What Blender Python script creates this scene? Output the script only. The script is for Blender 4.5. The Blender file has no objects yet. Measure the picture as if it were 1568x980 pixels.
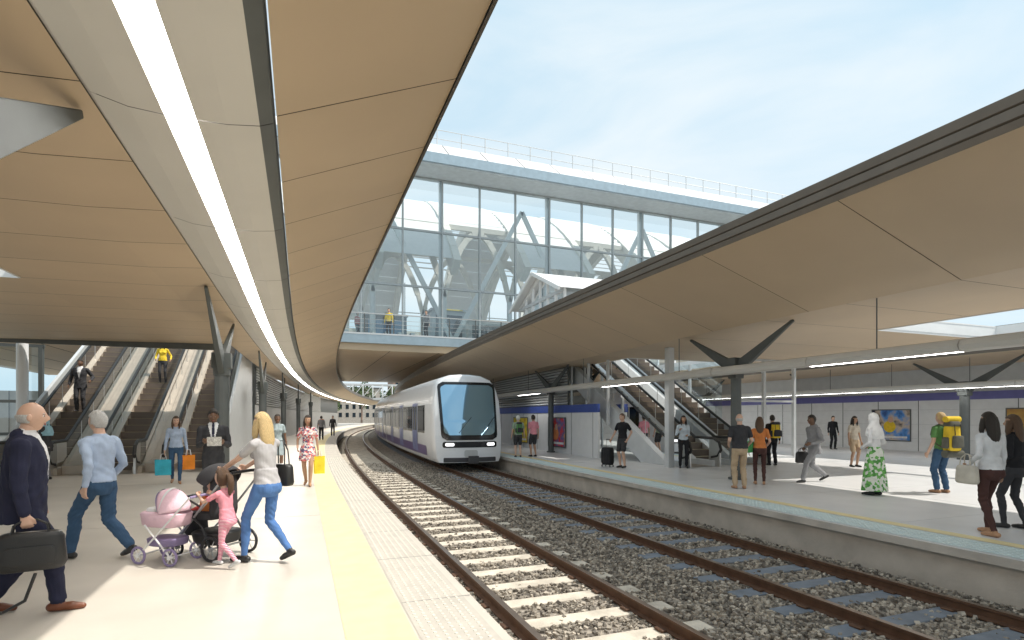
import bpy, bmesh, math, random
import numpy as np
from mathutils import Vector, Matrix
random.seed(4); np.random.seed(4)
scn=bpy.context.scene
R=math.radians
def C(y): return 0.0 if y<13 else (y-13)**2/880.0
# ------------------------------------------------------------ materials
_m={}
def M(name,col,rough=.6,metal=0.,var=.08,vs=3.,bump=0.,bs=60.,emis=0.,spec=.5,stretch=None,island=0.):
    if name in _m: return _m[name]
    m=bpy.data.materials.new(name); m.use_nodes=True; nt=m.node_tree; b=nt.nodes['Principled BSDF']
    b.inputs['Roughness'].default_value=rough; b.inputs['Metallic'].default_value=metal
    b.inputs['Specular IOR Level'].default_value=spec
    c=(*col,1)
    tc=nt.nodes.new('ShaderNodeTexCoord'); src=tc.outputs['Object']
    if stretch:
        mp=nt.nodes.new('ShaderNodeMapping'); mp.inputs['Scale'].default_value=stretch; nt.links.new(src,mp.inputs[0]); src=mp.outputs[0]
    if var>0:
        n=nt.nodes.new('ShaderNodeTexNoise'); n.inputs['Scale'].default_value=vs; n.inputs['Detail'].default_value=6
        nt.links.new(src,n.inputs['Vector'])
        mr=nt.nodes.new('ShaderNodeMapRange'); mr.inputs[1].default_value=.3; mr.inputs[2].default_value=.7
        mr.inputs[3].default_value=1-var; mr.inputs[4].default_value=1+var; nt.links.new(n.outputs[0],mr.inputs[0])
        fac=mr.outputs[0]
        if island>0:
            g=nt.nodes.new('ShaderNodeNewGeometry'); m2=nt.nodes.new('ShaderNodeMapRange'); m2.inputs[3].default_value=1-island; m2.inputs[4].default_value=1+island
            nt.links.new(g.outputs['Random Per Island'],m2.inputs[0]); mu=nt.nodes.new('ShaderNodeMath'); mu.operation='MULTIPLY'
            nt.links.new(fac,mu.inputs[0]); nt.links.new(m2.outputs[0],mu.inputs[1]); fac=mu.outputs[0]
        mx=nt.nodes.new('ShaderNodeVectorMath'); mx.operation='SCALE'; mx.inputs[0].default_value=col
        nt.links.new(fac,mx.inputs['Scale']); nt.links.new(mx.outputs[0],b.inputs['Base Color'])
    else: b.inputs['Base Color'].default_value=c
    if bump>0:
        n2=nt.nodes.new('ShaderNodeTexNoise'); n2.inputs['Scale'].default_value=bs; n2.inputs['Detail'].default_value=4
        nt.links.new(src,n2.inputs['Vector'])
        bp=nt.nodes.new('ShaderNodeBump'); bp.inputs['Strength'].default_value=bump; bp.inputs['Distance'].default_value=.02
        nt.links.new(n2.outputs[0],bp.inputs['Height']); nt.links.new(bp.outputs[0],b.inputs['Normal'])
    if emis>0:
        b.inputs['Emission Color'].default_value=c; b.inputs['Emission Strength'].default_value=emis
    _m[name]=m; return m
def glass(name,tint=(.85,.93,.95),refl=.12,rough=.02,gc=(1,1,1)):
    if name in _m: return _m[name]
    m=bpy.data.materials.new(name); m.use_nodes=True; nt=m.node_tree; nt.nodes.clear()
    o=nt.nodes.new('ShaderNodeOutputMaterial'); mx=nt.nodes.new('ShaderNodeMixShader')
    t=nt.nodes.new('ShaderNodeBsdfTransparent'); g=nt.nodes.new('ShaderNodeBsdfGlossy')
    t.inputs[0].default_value=(*tint,1); g.inputs['Roughness'].default_value=rough; g.inputs[0].default_value=(*gc,1)
    f=nt.nodes.new('ShaderNodeLayerWeight'); f.inputs[0].default_value=.35
    a=nt.nodes.new('ShaderNodeMath'); a.operation='ADD'; a.inputs[1].default_value=refl; a.use_clamp=True
    nt.links.new(f.outputs['Fresnel'],a.inputs[0]); nt.links.new(a.outputs[0],mx.inputs[0])
    nt.links.new(t.outputs[0],mx.inputs[1]); nt.links.new(g.outputs[0],mx.inputs[2]); nt.links.new(mx.outputs[0],o.inputs[0])
    _m[name]=m; return m
def pattern(name,kind,cols,scale):
    if name in _m: return _m[name]
    m=bpy.data.materials.new(name); m.use_nodes=True; nt=m.node_tree; b=nt.nodes['Principled BSDF']; b.inputs['Roughness'].default_value=.8
    tc=nt.nodes.new('ShaderNodeTexCoord'); r=nt.nodes.new('ShaderNodeValToRGB'); r.color_ramp.interpolation='CONSTANT'
    if kind=='vor':
        t=nt.nodes.new('ShaderNodeTexVoronoi'); t.inputs['Scale'].default_value=scale
        sp=nt.nodes.new('ShaderNodeSeparateColor'); nt.links.new(tc.outputs['Object'],t.inputs['Vector']); nt.links.new(t.outputs['Color'],sp.inputs[0]); nt.links.new(sp.outputs[0],r.inputs[0])
    elif kind=='noise':
        t=nt.nodes.new('ShaderNodeTexNoise'); t.inputs['Scale'].default_value=scale; t.inputs['Detail'].default_value=3
        nt.links.new(tc.outputs['Object'],t.inputs['Vector']); nt.links.new(t.outputs[0],r.inputs[0]); r.color_ramp.interpolation='LINEAR'
    else:
        t=nt.nodes.new('ShaderNodeTexWave'); t.bands_direction='Z'; t.inputs['Scale'].default_value=scale
        nt.links.new(tc.outputs['Object'],t.inputs['Vector']); nt.links.new(t.outputs[0],r.inputs[0])
    els=r.color_ramp.elements
    n=len(cols)
    while len(els)<n: els.new(.5)
    for i,c in enumerate(cols):
        els[i].position=(i/n) if kind!='noise' else .3+.4*i/max(1,n-1); els[i].color=(*c,1)
    nt.links.new(r.outputs[0],b.inputs['Base Color']); _m[name]=m; return m

# ------------------------------------------------------------ mesh builder
def orient(d):
    d=Vector(d).normalized(); up=Vector((0,0,1)) if abs(d.z)<.95 else Vector((0,1,0))
    a=d.cross(up).normalized(); b=a.cross(d).normalized(); return d,a,b
class MB:
    def __init__(s): s.v=[];s.f=[];s.mi=[];s.mats=[]
    def mid(s,m):
        if m not in s.mats: s.mats.append(m)
        return s.mats.index(m)
    def add(s,vs,fs,m):
        o=len(s.v); s.v+= [tuple(p) for p in vs]; i=s.mid(m)
        for f in fs: s.f.append(tuple(o+k for k in f)); s.mi.append(i)
    def box(s,x0,x1,y0,y1,z0,z1,m,cv=False):
        c0=C(y0) if cv else 0; c1=C(y1) if cv else 0
        v=[(x0+c0,y0,z0),(x1+c0,y0,z0),(x1+c1,y1,z0),(x0+c1,y1,z0),(x0+c0,y0,z1),(x1+c0,y0,z1),(x1+c1,y1,z1),(x0+c1,y1,z1)]
        s.add(v,[(0,3,2,1),(4,5,6,7),(0,1,5,4),(1,2,6,5),(2,3,7,6),(3,0,4,7)],m)
    def quad(s,a,b,c,d,m): s.add([a,b,c,d],[(0,1,2,3)],m)
    def beam(s,a,b,w,h,m,w1=None,h1=None):
        a=Vector(a);b=Vector(b); d,x,y=orient(b-a); w1=w if w1 is None else w1; h1=h if h1 is None else h1
        v=[a+x*i*w/2+y*j*h/2 for i,j in((-1,-1),(1,-1),(1,1),(-1,1))]+[b+x*i*w1/2+y*j*h1/2 for i,j in((-1,-1),(1,-1),(1,1),(-1,1))]
        s.add(v,[(0,3,2,1),(4,5,6,7),(0,1,5,4),(1,2,6,5),(2,3,7,6),(3,0,4,7)],m)
    def loft(s,rings,m,cap=True,closed=True):
        n=len(rings[0]); v=[p for r in rings for p in r]; f=[]
        for i in range(len(rings)-1):
            for j in range(n if closed else n-1):
                k=(j+1)%n; f.append((i*n+j,i*n+k,(i+1)*n+k,(i+1)*n+j))
        if cap: f.append(tuple(range(n-1,-1,-1))); f.append(tuple((len(rings)-1)*n+j for j in range(n)))
        s.add(v,f,m)
    def tube(s,pts,r,m,n=8,closed=False):
        pts=[Vector(p) for p in pts]; N=len(pts); rr=r if isinstance(r,(list,tuple)) else [r]*N; rings=[]
        px=None
        for i,p in enumerate(pts):
            if closed: d=pts[(i+1)%N]-pts[i-1]
            else: d=pts[min(i+1,N-1)]-pts[max(i-1,0)]
            d,x,y=orient(d)
            if px is not None:
                x=(px-d*px.dot(d)).normalized(); y=x.cross(d).normalized()
            px=x
            rings.append([p+(x*math.cos(2*math.pi*k/n)+y*math.sin(2*math.pi*k/n))*rr[i] for k in range(n)])
        if closed: rings.append(rings[0])
        s.loft(rings,m,cap=not closed)
    def cap(s,a,b,ra,rb,m,n=12):
        a=Vector(a);b=Vector(b); d,x,y=orient(b-a); L=(b-a).length; rings=[]
        for t,r in((-ra,.06*ra),(-.85*ra,.53*ra),(-.5*ra,.87*ra),(0,ra),(L,rb),(L+.5*rb,.87*rb),(L+.85*rb,.53*rb),(L+rb,.06*rb)):
            rings.append([a+d*t+(x*math.cos(2*math.pi*k/n)+y*math.sin(2*math.pi*k/n))*r for k in range(n)])
        s.loft(rings,m)
    def ell(s,c,r,m,n=14,k=9):
        c=Vector(c); rings=[]
        for i in range(k+1):
            th=math.pi*(i/k); th=min(max(th,.04),math.pi-.04)
            rings.append([c+Vector((r[0]*math.sin(th)*math.cos(2*math.pi*j/n),r[1]*math.sin(th)*math.sin(2*math.pi*j/n),r[2]*math.cos(th))) for j in range(n)])
        s.loft(rings,m)
    def prism(s,poly,x0,x1,m):
        n=len(poly); v=[(x0,y,z) for y,z in poly]+[(x1,y,z) for y,z in poly]
        f=[tuple(range(n)),tuple(range(2*n-1,n-1,-1))]+[(i,(i+1)%n,n+(i+1)%n,n+i) for i in range(n)]
        s.add(v,f,m)
    def sweep(s,prof,y0,y1,step,mats,closed=False,dz=0):
        k=max(1,int(math.ceil((y1-y0)/step))); ys=[y0+(y1-y0)*i/k for i in range(k+1)]; n=len(prof)
        if not isinstance(mats,list): mats=[mats]*n
        for j in range(n if closed else n-1):
            a=prof[j]; b=prof[(j+1)%n]; v=[];f=[]
            for y in ys: v+=[(a[0]+C(y),y,a[1]),(b[0]+C(y),y,b[1])]
            for i in range(k): f.append((2*i,2*i+1,2*i+3,2*i+2))
            s.add(v,f,mats[j])
        if closed:
            for y in(y0,y1): s.add([(p[0]+C(y),y,p[1]) for p in prof],[tuple(range(n))],mats[0])
    def torus(s,c,axis,Rr,r,m,n=20,k=6):
        d,x,y=orient(axis); c=Vector(c)
        s.tube([c+(x*math.cos(2*math.pi*i/n)+y*math.sin(2*math.pi*i/n))*Rr for i in range(n)],r,m,n=k,closed=True)
    def obj(s,name,parent=None,smooth=None,bevel=0):
        me=bpy.data.meshes.new(name); me.from_pydata(s.v,[],s.f)
        for m in s.mats: me.materials.append(m)
        me.polygons.foreach_set('material_index',s.mi)
        bm=bmesh.new(); bm.from_mesh(me)
        bmesh.ops.recalc_face_normals(bm,faces=bm.faces); bm.to_mesh(me); bm.free()
        if smooth is not None:
            me.polygons.foreach_set('use_smooth',[True]*len(me.polygons)); me.set_sharp_from_angle(angle=R(smooth))
        o=bpy.data.objects.new(name,me); scn.collection.objects.link(o)
        if parent: o.parent=parent
        if bevel:
            b=o.modifiers.new('b','BEVEL'); b.width=bevel; b.segments=2; b.limit_method='ANGLE'
        return o
def root(name,loc=(0,0,0),rz=0,sc=1):
    e=bpy.data.objects.new(name,None); scn.collection.objects.link(e); e.location=loc; e.rotation_euler=(0,0,rz); e.scale=(sc,)*3
    e.empty_display_size=.1; return e

# ------------------------------------------------------------ people
def np3(v): return np.array(v,dtype=float)
def ik(A,T,l1,l2,hint):
    A=np3(A);T=np3(T); d=T-A; L=np.linalg.norm(d); mx=(l1+l2)*.995
    if L>mx: d=d*mx/L; L=mx; T=A+d
    u=d/L; a=(l1*l1-l2*l2+L*L)/(2*L); h=math.sqrt(max(l1*l1-a*a,0))
    p=np3(hint); p=p-u*p.dot(u); p/=np.linalg.norm(p)+1e-9
    return A+u*a+p*h,T
def headpt(x,y,z):
    if z<0:
        x*=1-.30*(-z)**1.3
        if y<0: y*=1-.38*(-z)
        else: y*=1-.10*(-z)
    if y>0:
        y+=.24*math.exp(-((x/.15)**2+((z+.15)/.17)**2))+.10*math.exp(-((x/.10)**2+((z-.02)/.18)**2))
        y-=.11*math.exp(-(((abs(x)-.36)/.17)**2+((z-.06)/.13)**2))
        y+=.05*math.exp(-((x/.28)**2+((z+.48)/.08)**2))
        y+=.09*math.exp(-((x/.3)**2+((z+.86)/.16)**2))
    return x*.078,y*.096,z*.12
def make_head(par,c,skin,hair,hmat,turn,tilt,hs,female):
    mb=MB(); n=36;k=30; V=[];F=[]
    for i in range(k+1):
        th=min(max(math.pi*i/k,.03),math.pi-.03)
        for j in range(n):
            ph=2*math.pi*j/n; V.append(headpt(math.sin(th)*math.cos(ph),math.sin(th)*math.sin(ph),math.cos(th)))
    for i in range(k):
        for j in range(n): F.append((i*n+j,i*n+(j+1)%n,(i+1)*n+(j+1)%n,(i+1)*n+j))
    mb.add(V,F,skin)
    lips=M('lips',(.42,.13,.11) ,.4); eyew=M('eye_white',(.75,.73,.70),.2,var=0); eyed=M('eye_dark',(.03,.02,.015),.2,var=0)
    for sx in(-1,1):
        mb.ell((sx*.029,.077,.008),(.0125,.010,.0065),eyew,8,6); mb.ell((sx*.029,.085,.008),(.0055,.004,.0055),eyed,8,6)
        mb.tube([(sx*.015,.087,.024),(sx*.030,.086,.028),(sx*.045,.074,.023)],[.003,.0035,.002],hmat if hair!='hijab' else eyed,5)
        mb.ell((sx*.078,-.004,-.005),(.010,.019,.030),skin,8,7)
    mb.ell((0,.086,-.056),(.022,.008,.0045),lips,8,5); mb.ell((0,.085,-.064),(.018,.008,.0045),lips,8,5)
    def keep(x,y,z):
        if hair=='bald': return (-.45<z<.22 and y<.12) 
        if hair=='hijab': return not(y>.35 and -1.2<z<.5 and abs(x)<.62)
        if hair=='short': return (z>.42-.25*max(0,-y)*1 and not(y>.72 and z<.55)) or (y<.08 and z>-.32) or (y<-.4 and z>-.62)
        return (z>.45) or (y<.12 and z>-.9) 
    if hair!='none':
        sc=1.13 if hair=='hijab' else (1.03 if hair=='bald' else 1.10)
        V=[];F=[];K={}
        n2=40;k2=28
        for i in range(k2+1):
            th=min(max(math.pi*i/k2,.02),math.pi-.02)
            for j in range(n2):
                ph=2*math.pi*j/n2; x,y,z=math.sin(th)*math.cos(ph),math.sin(th)*math.sin(ph),math.cos(th)
                K[i*n2+j]=keep(x,y,z); p=headpt(x,min(y,.75) if y>0 and z<.3 else y,z)
                q=sc+.02*math.sin(ph*9+z*7)+.012*math.sin(ph*23+z*3)
                V.append((p[0]*q,p[1]*q-.003,p[2]*q+.004))
        for i in range(k2):
            for j in range(n2):
                f=(i*n2+j,i*n2+(j+1)%n2,(i+1)*n2+(j+1)%n2,(i+1)*n2+j)
                if sum(K[t] for t in f)>=3: F.append(f)
        hb=MB(); hb.add(V,F,hmat)
        def lock(pts,rx,ry):
            rings=[]
            for (x,y,z),a,b in zip(pts,rx,ry):
                rings.append([(x+a*math.cos(t)*(1+.07*math.sin(5*t)),y+b*math.sin(t)*(1+.07*math.cos(7*t)),z) for t in [2*math.pi*q/18 for q in range(18)]])
            hb.loft(rings,hmat)
        if hair=='long':
            lock([(0,-.045,.06),(0,-.065,-.02),(0,-.078,-.10),(0,-.095,-.18),(0,-.10,-.26),(0,-.10,-.32)],[.078,.088,.092,.090,.07,.03],[.05,.052,.045,.038,.03,.015])
            for sx in(-1,1): lock([(sx*.066,.0,.04),(sx*.080,.01,-.05),(sx*.082,.02,-.13),(sx*.07,.03,-.20)],[.022,.024,.022,.008],[.045,.042,.035,.01])
        if hair=='pony':
            lock([(0,-.09,.06),(0,-.13,.03),(0,-.15,-.05),(.0,-.145,-.15),(0,-.13,-.22)],[.025,.035,.04,.035,.01],[.025,.03,.032,.028,.01])
        if hair=='bun': hb.ell((0,-.115,.05),(.04,.035,.04),hmat)
        if hair=='hijab':
            lock([(0,-.01,-.02),(0,-.02,-.10),(0,-.02,-.15),(0,-.02,-.22),(0,-.03,-.34),(0,-.05,-.42)],[.08,.085,.12,.19,.22,.17],[.09,.09,.11,.13,.145,.12])
        ho=hb.obj('hair',par,smooth=60); sm=ho.modifiers.new('s','SOLIDIFY'); sm.thickness=.008; sm.offset=0
        ho.location=c; ho.rotation_euler=(tilt,0,turn); ho.scale=(hs,)*3
    o=mb.obj('head',par,smooth=60); o.location=c; o.rotation_euler=(tilt,0,turn); o.scale=(hs,)*3
def sd_cap(P,A,B,ra,rb):
    A=np3(A);B=np3(B); d=B-A; t=np.clip(((P-A)@d)/(d@d+1e-12),0,1); return np.linalg.norm(P-A-t[:,None]*d,axis=1)-(ra+(rb-ra)*t)
def person(name,X,Y,hd,h=1.75,top=None,sleeve='long',bot=None,kind='pants',shoes=None,skin=None,hair='short',hmat=None,fem=False,
           feet=((-.10,.02,0),(.10,-.02,0)),hands=(None,None),lean=0.,z0=0.,vox=.012,turn=0,tilt=0,hs=1.,fat=0.,jacket=False,hem=.5,grip=(.3,.3),front=None,skirtmat=None,tie=None):
    s=h/1.75; e=root(name,(X,Y,z0),R(hd-90),s)
    skin=skin or SK1; shoes=shoes or M('shoe_black',(.02,.02,.02),.4); prims=[]
    dy=abs(feet[0][1]-feet[1][1])/2; hipz=.085+math.sqrt(max(.855**2-dy**2,.3))-.012
    dz=hipz-.928; cy=(feet[0][1]+feet[1][1])/2
    hipx=.095 if fem else .088; shx=(.163 if fem else .188)+fat*.3; shz=1.425+dz
    Ly=lambda z: cy+lean*max(0,z-.95-dz)
    cp=lambda A,B,ra,rb,m: prims.append(('c',np3(A),np3(B),ra,rb,m))
    el=lambda c,r,m: prims.append(('e',np3(c),np3(r),0,0,m))
    loose=.0 if kind in('tights','skirt','dress','shorts') else (.010 if fem else .014)
    pm=bot if kind in('pants','tights') else skin
    for i,sx in enumerate((-1,1)):
        fx,fy,fl=feet[i]; hip=(sx*hipx,cy,hipz); ank=(fx,fy,.085+fl); kn,ank=ik(hip,ank,.435,.43,(sx*.04,1,0))
        tr=.080 if fem else .080; 
        if kind=='shorts':
            q=np3(hip)+(kn-np3(hip))*.82; cp(hip,q,tr+.016,.082,bot); cp(q,kn,.060,.054,skin)
        else: cp(hip,kn,tr+loose,.054+loose,pm)
        cf=kn+(ank-kn)*.33; back=np3((0,-.012,0)); cp(kn,cf+back,.053+loose,.054+loose,pm)
        ae=kn+(ank-kn)*(.93)
        cp(cf+back,ae,.053+loose,.037+loose*1.5,pm)
        if pm is skin or kind=='tights': cp(ae,ank,.038,.036,pm)
        pitch=-min(fl*5.5,.95) if fl>0 else 0; cz,sz_=math.cos(pitch),math.sin(pitch)
        def fp(y,z,x=0): return ank+np3((x+sx*y*.12,y*cz-z*sz_,y*sz_+z*cz))
        cp(fp(-.045,-.045),fp(.085,-.050),.037,.036,shoes); cp(fp(.085,-.050),fp(.165,-.060),.038,.026,shoes); cp(ank,fp(-.01,-.04),.036,.038,shoes)
    f=fat
    if fem: rg=[(.80,.10,.09,-.01),(.86,.155,.115,-.015),(.93,.170,.120,-.018),(1.0,.150,.105,-.005),(1.09,.122,.090,0),(1.2,.134,.098,.005),(1.31,.152,.110,.01),(1.40,.152,.090,0),(1.46,.10,.068,-.005),(1.50,.053,.05,-.005)]
    else: rg=[(.80,.10,.09,0),(.86,.150,.11,-.005),(.93,.160,.115,-.005),(1.0,.153,.108,0),(1.09,.147,.104,0),(1.2,.158,.110,.003),(1.31,.178,.120,.008),(1.40,.182,.103,0),(1.46,.125,.078,-.005),(1.50,.063,.056,-.005)]
    wz=1.0
    rg=[(z+dz,a+f*(1 if z<1.3 else .4),b+f*1.3*(1 if z<1.3 else .3),y) for z,a,b,y in rg]
    if jacket: rg=[(z,a+.016,b+.016,y) for z,a,b,y in rg]
    hemz=(.80 if jacket else wz-.02)+dz
    def tmat(P):
        z=P[:,2]; out=np.zeros(len(P),int)
        out[z<hemz]=1
        if kind=='dress': out[:]=0
        if front is not None:
            w=(z-(1.12+dz))*.22; fr=(np.abs(P[:,0])<w)&(P[:,1]>Ly(1.2))&(z>1.12+dz); out[fr]=2
            if tie is not None: out[fr&(np.abs(P[:,0])<.018)]=3
        return out
    prims.append(('t',rg,Ly,tmat,0,None))
    if jacket:
        g=[(.79+dz,.182+f,.137+f,-.01),(.90+dz,.180+f,.137+f,-.01),(1.02+dz,.165+f,.127+f,0)]; prims.append(('s',g,Ly,top,0,None))
    elif kind in('pants','shorts','tights') :
        g=[(.955+dz,.168+f,.122+f*1.3,-.008),(1.03+dz,.158+f-.01*fem,.115+f*1.3,0),(1.12+dz,.136+f+.015*(not fem),.104+f*1.3,0)]; prims.append(('s',g,Ly,top,0,None))
    if kind in('skirt','dress'):
        hz=hem; sm=skirtmat or (bot if kind=='skirt' else top)
        g=[(hz,.21 if hz>.3 else .27,.19 if hz>.3 else .25,-.0),((hz+1)/2,.195 if hz>.3 else .23,.165 if hz>.3 else .2,0),(.92+dz,.182,.14,-.01),(1.04+dz,.14,.105,0)]; prims.append(('s',g,Ly,sm,1,None))
    if fem:
        for sx in(-1,1): el((sx*.07,Ly(1.28)+.083,1.285+dz),(.056,.048,.053),top); el((sx*.072,cy-.072,.90+dz),(.072,.062,.082),bot if kind in('pants','tights') else (skirtmat or bot or top))
    else:
        for sx in(-1,1): el((sx*.072,cy-.058,.91+dz),(.072,.058,.08),top if jacket else (bot or top))
    nb=Ly(1.5); cp((0,nb-.005,1.46+dz),(0,nb+.015+lean*.05,1.56+dz),.054 if fem else .060,.050 if fem else .057,skin)
    if jacket or front is not None: cp((-.02,nb-.02,1.485+dz),(.02,nb-.02,1.485+dz),.062,.062,front or top); cp((-.03,nb-.035,1.475+dz),(.03,nb-.035,1.475+dz),.068,.068,top)
    for i,sx in enumerate((-1,1)):
        S=np3((sx*shx,Ly(1.42),shz-.02)); T=hands[i]
        T=np3(T) if T is not None else np3((sx*(shx+.085),Ly(1.)+.05,.86+dz))
        E,Wr=ik(S,T,.285,.255,(sx*.35,-1,-.25)); ar=(.040 if fem else .046)+f*.1; fr=.030 if fem else .035
        jb=.004 if (sleeve=='long') else 0; jb+=.009 if jacket else 0
        cp((sx*shx*.72,Ly(1.42),shz-.005),S,ar+.014,ar+.012,top if sleeve!='none' else skin)
        if sleeve=='long': cp(S,E,ar+.008+jb,ar-.004+jb,top); cp(E,E+(Wr-E)*.93,fr+.007+jb,fr-.004+jb,top)
        elif sleeve=='short': q=S+(E-S)*.6; cp(S,q,ar+.010,ar+.012,top); cp(q,E,ar-.004,fr+.004,skin); 
        elif sleeve=='roll': q=S+(E-S)*.98; cp(S,q,ar+.012,ar+.008,top); cp(E,E+(Wr-E)*.2,fr+.014,fr+.012,top)
        else: cp(S,E,ar,fr+.003,skin)
        if sleeve!='long':
            mdl=E+(Wr-E)*.3; cp(E,mdl,fr+.002,fr+.001,skin); cp(mdl,Wr,fr+.001,.024 if fem else .028,skin)
        else: cp(E+(Wr-E)*.9,Wr,.027,.026,skin)
        d=(Wr-E)/np.linalg.norm(Wr-E); sd=np3((0,.8,.6)); sd=sd-d*sd.dot(d); sd/=np.linalg.norm(sd); nn=np.cross(d,sd); nn*=(1 if nn[0]*-sx>0 else -1)
        g=grip[i]; fr_=.0092 if vox<.01 else .0105
        for w in(-.022,-.008,.008,.021): cp(Wr+d*.012+sd*w*.6,Wr+d*.082+sd*w,.014,.012,skin)
        for w,l in((-.029,.054),(-.0095,.068),(.0105,.072),(.030,.064)):
            a=Wr+d*.082+sd*w; d1=d*(1-g*.6)+nn*(g*.9); d1/=np.linalg.norm(d1); b=a+d1*l*.55
            d2=d*(.8-g*1.3)+nn*(.3+g); d2/=np.linalg.norm(d2); cp(a,b,fr_,fr_*.95,skin); cp(b,b+d2*l*.5,fr_*.95,fr_*.8,skin)
        a=Wr+d*.025+sd*.026; b=a+(d*.75+sd*.6)*.045; cp(a,b,.013,.0105,skin); cp(b,b+(d*.9+sd*.05+nn*.3*(1+g))*.03,.0105,.0088,skin)
    mb=MB(); dm=skin; N=22
    def ring(z,a,b,y,wav=0): return [(a*math.cos(t)*(1+wav*math.sin(t*8)*.05),y+b*math.sin(t)*(1+wav*math.sin(t*8)*.05),z) for t in [2*math.pi*q/N for q in range(N)]]
    for p in prims:
        if p[0]=='c': mb.cap(p[1],p[2],p[3],p[4],dm)
        elif p[0]=='e': mb.ell(p[1],p[2],dm,16,10)
        else: mb.loft([ring(z,a,b,y+p[2](z),p[4] if p[0]=='s' else 0) for z,a,b,y in p[1]],dm)
    o=mb.obj('tmp'); r=o.modifiers.new('r','REMESH'); r.mode='VOXEL'; r.voxel_size=vox; r.adaptivity=0
    sm=o.modifiers.new('s','SMOOTH'); sm.factor=.5; sm.iterations=3 if vox<.01 else 2
    dg=bpy.context.evaluated_depsgraph_get(); me=bpy.data.meshes.new_from_object(o.evaluated_get(dg)); bpy.data.objects.remove(o)
    nv=len(me.vertices); co=np.empty(nv*3); me.vertices.foreach_get('co',co); co=co.reshape(-1,3)
    nf=len(me.polygons); ce=np.empty(nf*3); me.polygons.foreach_get('center',ce); P=ce.reshape(-1,3)
    mats=[]; 
    def mi(m):
        m=m or skin
        if m not in mats: mats.append(m)
        return mats.index(m)
    best=np.full(nf,9.); lab=np.zeros(nf,int)
    for p in prims:
        if p[0]=='c': d=sd_cap(P,p[1],p[2],p[3],p[4]); L=np.full(nf,mi(p[5]))
        elif p[0]=='e': q=(P-p[1])/p[2]; d=(np.linalg.norm(q,axis=1)-1)*p[2].min(); L=np.full(nf,mi(p[5]))
        else:
            g=np.array(p[1]); z=P[:,2]; a=np.interp(z,g[:,0],g[:,1]); b=np.interp(z,g[:,0],g[:,2]); y=np.interp(z,g[:,0],g[:,3])
            yy=y+np.array([p[2](t) for t in z]); d=(np.sqrt((P[:,0]/a)**2+((P[:,1]-yy)/b)**2)-1)*np.minimum(a,b)
            d=np.maximum(d,np.maximum(g[0,0]-z,z-g[-1,0]))
            if p[0]=='t': k_=p[3](P); L=np.array([mi(top),mi(bot if kind!='dress' else top),mi(front or top),mi(tie or front or top)])[k_]
            else: L=np.full(nf,mi(p[3])); d=d-.002
            if p[0]=='t' and front is not None: d=np.where(k_>=2,d-.03,d)
        u=d<best; best=np.where(u,d,best); lab=np.where(u,L,lab)
    me.materials.clear()
    for m in mats: me.materials.append(m)
    me.polygons.foreach_set('material_index',lab.astype(np.int32)); me.polygons.foreach_set('use_smooth',[True]*nf)
    no=np.empty(nv*3); me.vertices.foreach_get('normal',no); no=no.reshape(-1,3)
    isk=np.zeros(nv); lp=np.empty(len(me.loops),int); me.loops.foreach_get('vertex_index',lp); pl=np.empty(nf,int); me.polygons.foreach_get('loop_total',pl)
    np.maximum.at(isk,lp,np.repeat((mi(skin)==lab).astype(float),pl))
    x,y,z=co.T; ph=random.random()*9
    w=np.sin(z*46+x*23+ph+2*np.sin(y*21))*.5+np.sin(z*27-x*41+y*37+ph*2)*.5+.5*np.sin(x*75+y*60+z*22)
    w=w+.8*np.sin(z*95+3*np.sin(x*33+ph)+2*np.sin(y*29))*np.clip(1.3-np.abs(z-.5)*5,0,1)+.8*np.sin(z*70+x*50+ph)*np.clip(1-np.abs(z-1.02)*6,0,1)
    amp=.0045*(1-isk)*(z>.1)*(.7 if kind=='tights' else 1)
    co=co+no*(w*amp)[:,None]; co[:,2]=np.maximum(co[:,2],.002)
    me.vertices.foreach_set('co',co.ravel()); me.update()
    b=bpy.data.objects.new('body',me); scn.collection.objects.link(b); b.parent=e
    make_head(e,(0,nb+.03+lean*.12,1.635+dz+.12*(hs-1)),skin,hair,hmat or M('hair_dark',(.025,.018,.013),.5,bump=.6,bs=50,stretch=(8,8,1)),R(turn),R(tilt),hs,fem)
    return e
def W(e,p):
    a=e.rotation_euler[2]; s=e.scale[0]; x,y,z=[q*s for q in p]
    return (e.location.x+x*math.cos(a)-y*math.sin(a), e.location.y+x*math.sin(a)+y*math.cos(a), e.location.z+z)
SK1=M('skin_light',(.60,.38,.28),.5,var=.05,vs=20); SK2=M('skin_brown',(.16,.085,.05),.45,var=.05,vs=20); SK3=M('skin_tan',(.42,.25,.16),.5,var=.05,vs=20)
def cl(n,r,g,b): return M('cloth_'+n,(r,g,b),.85,var=.14,vs=7,bump=.25,bs=220,spec=.2)
HD=M('hair_dark',(.025,.018,.013),.5,bump=.6,bs=50,stretch=(8,8,1)); HB=M('hair_brown',(.10,.055,.03),.5,bump=.6,bs=50,stretch=(8,8,1))
HBL=M('hair_blonde',(.62,.45,.22),.5,var=.2,vs=30,bump=.6,bs=50,stretch=(8,8,1)); HG=M('hair_grey',(.55,.54,.52),.6,var=.2,vs=30,bump=.6,bs=50,stretch=(8,8,1))
navy=cl('navy',.026,.028,.055); black=cl('black',.022,.022,.025); charcoal=cl('charcoal',.05,.05,.055); denim=cl('denim',.05,.10,.18); jeans2=cl('blue_jeans',.09,.19,.42)
ltblue=cl('light_blue',.42,.51,.66); white=cl('white',.72,.72,.73); greytee=cl('grey_tee',.44,.43,.44); pink=cl('pink',.74,.30,.36); tan=cl('tan',.48,.36,.24)
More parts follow.
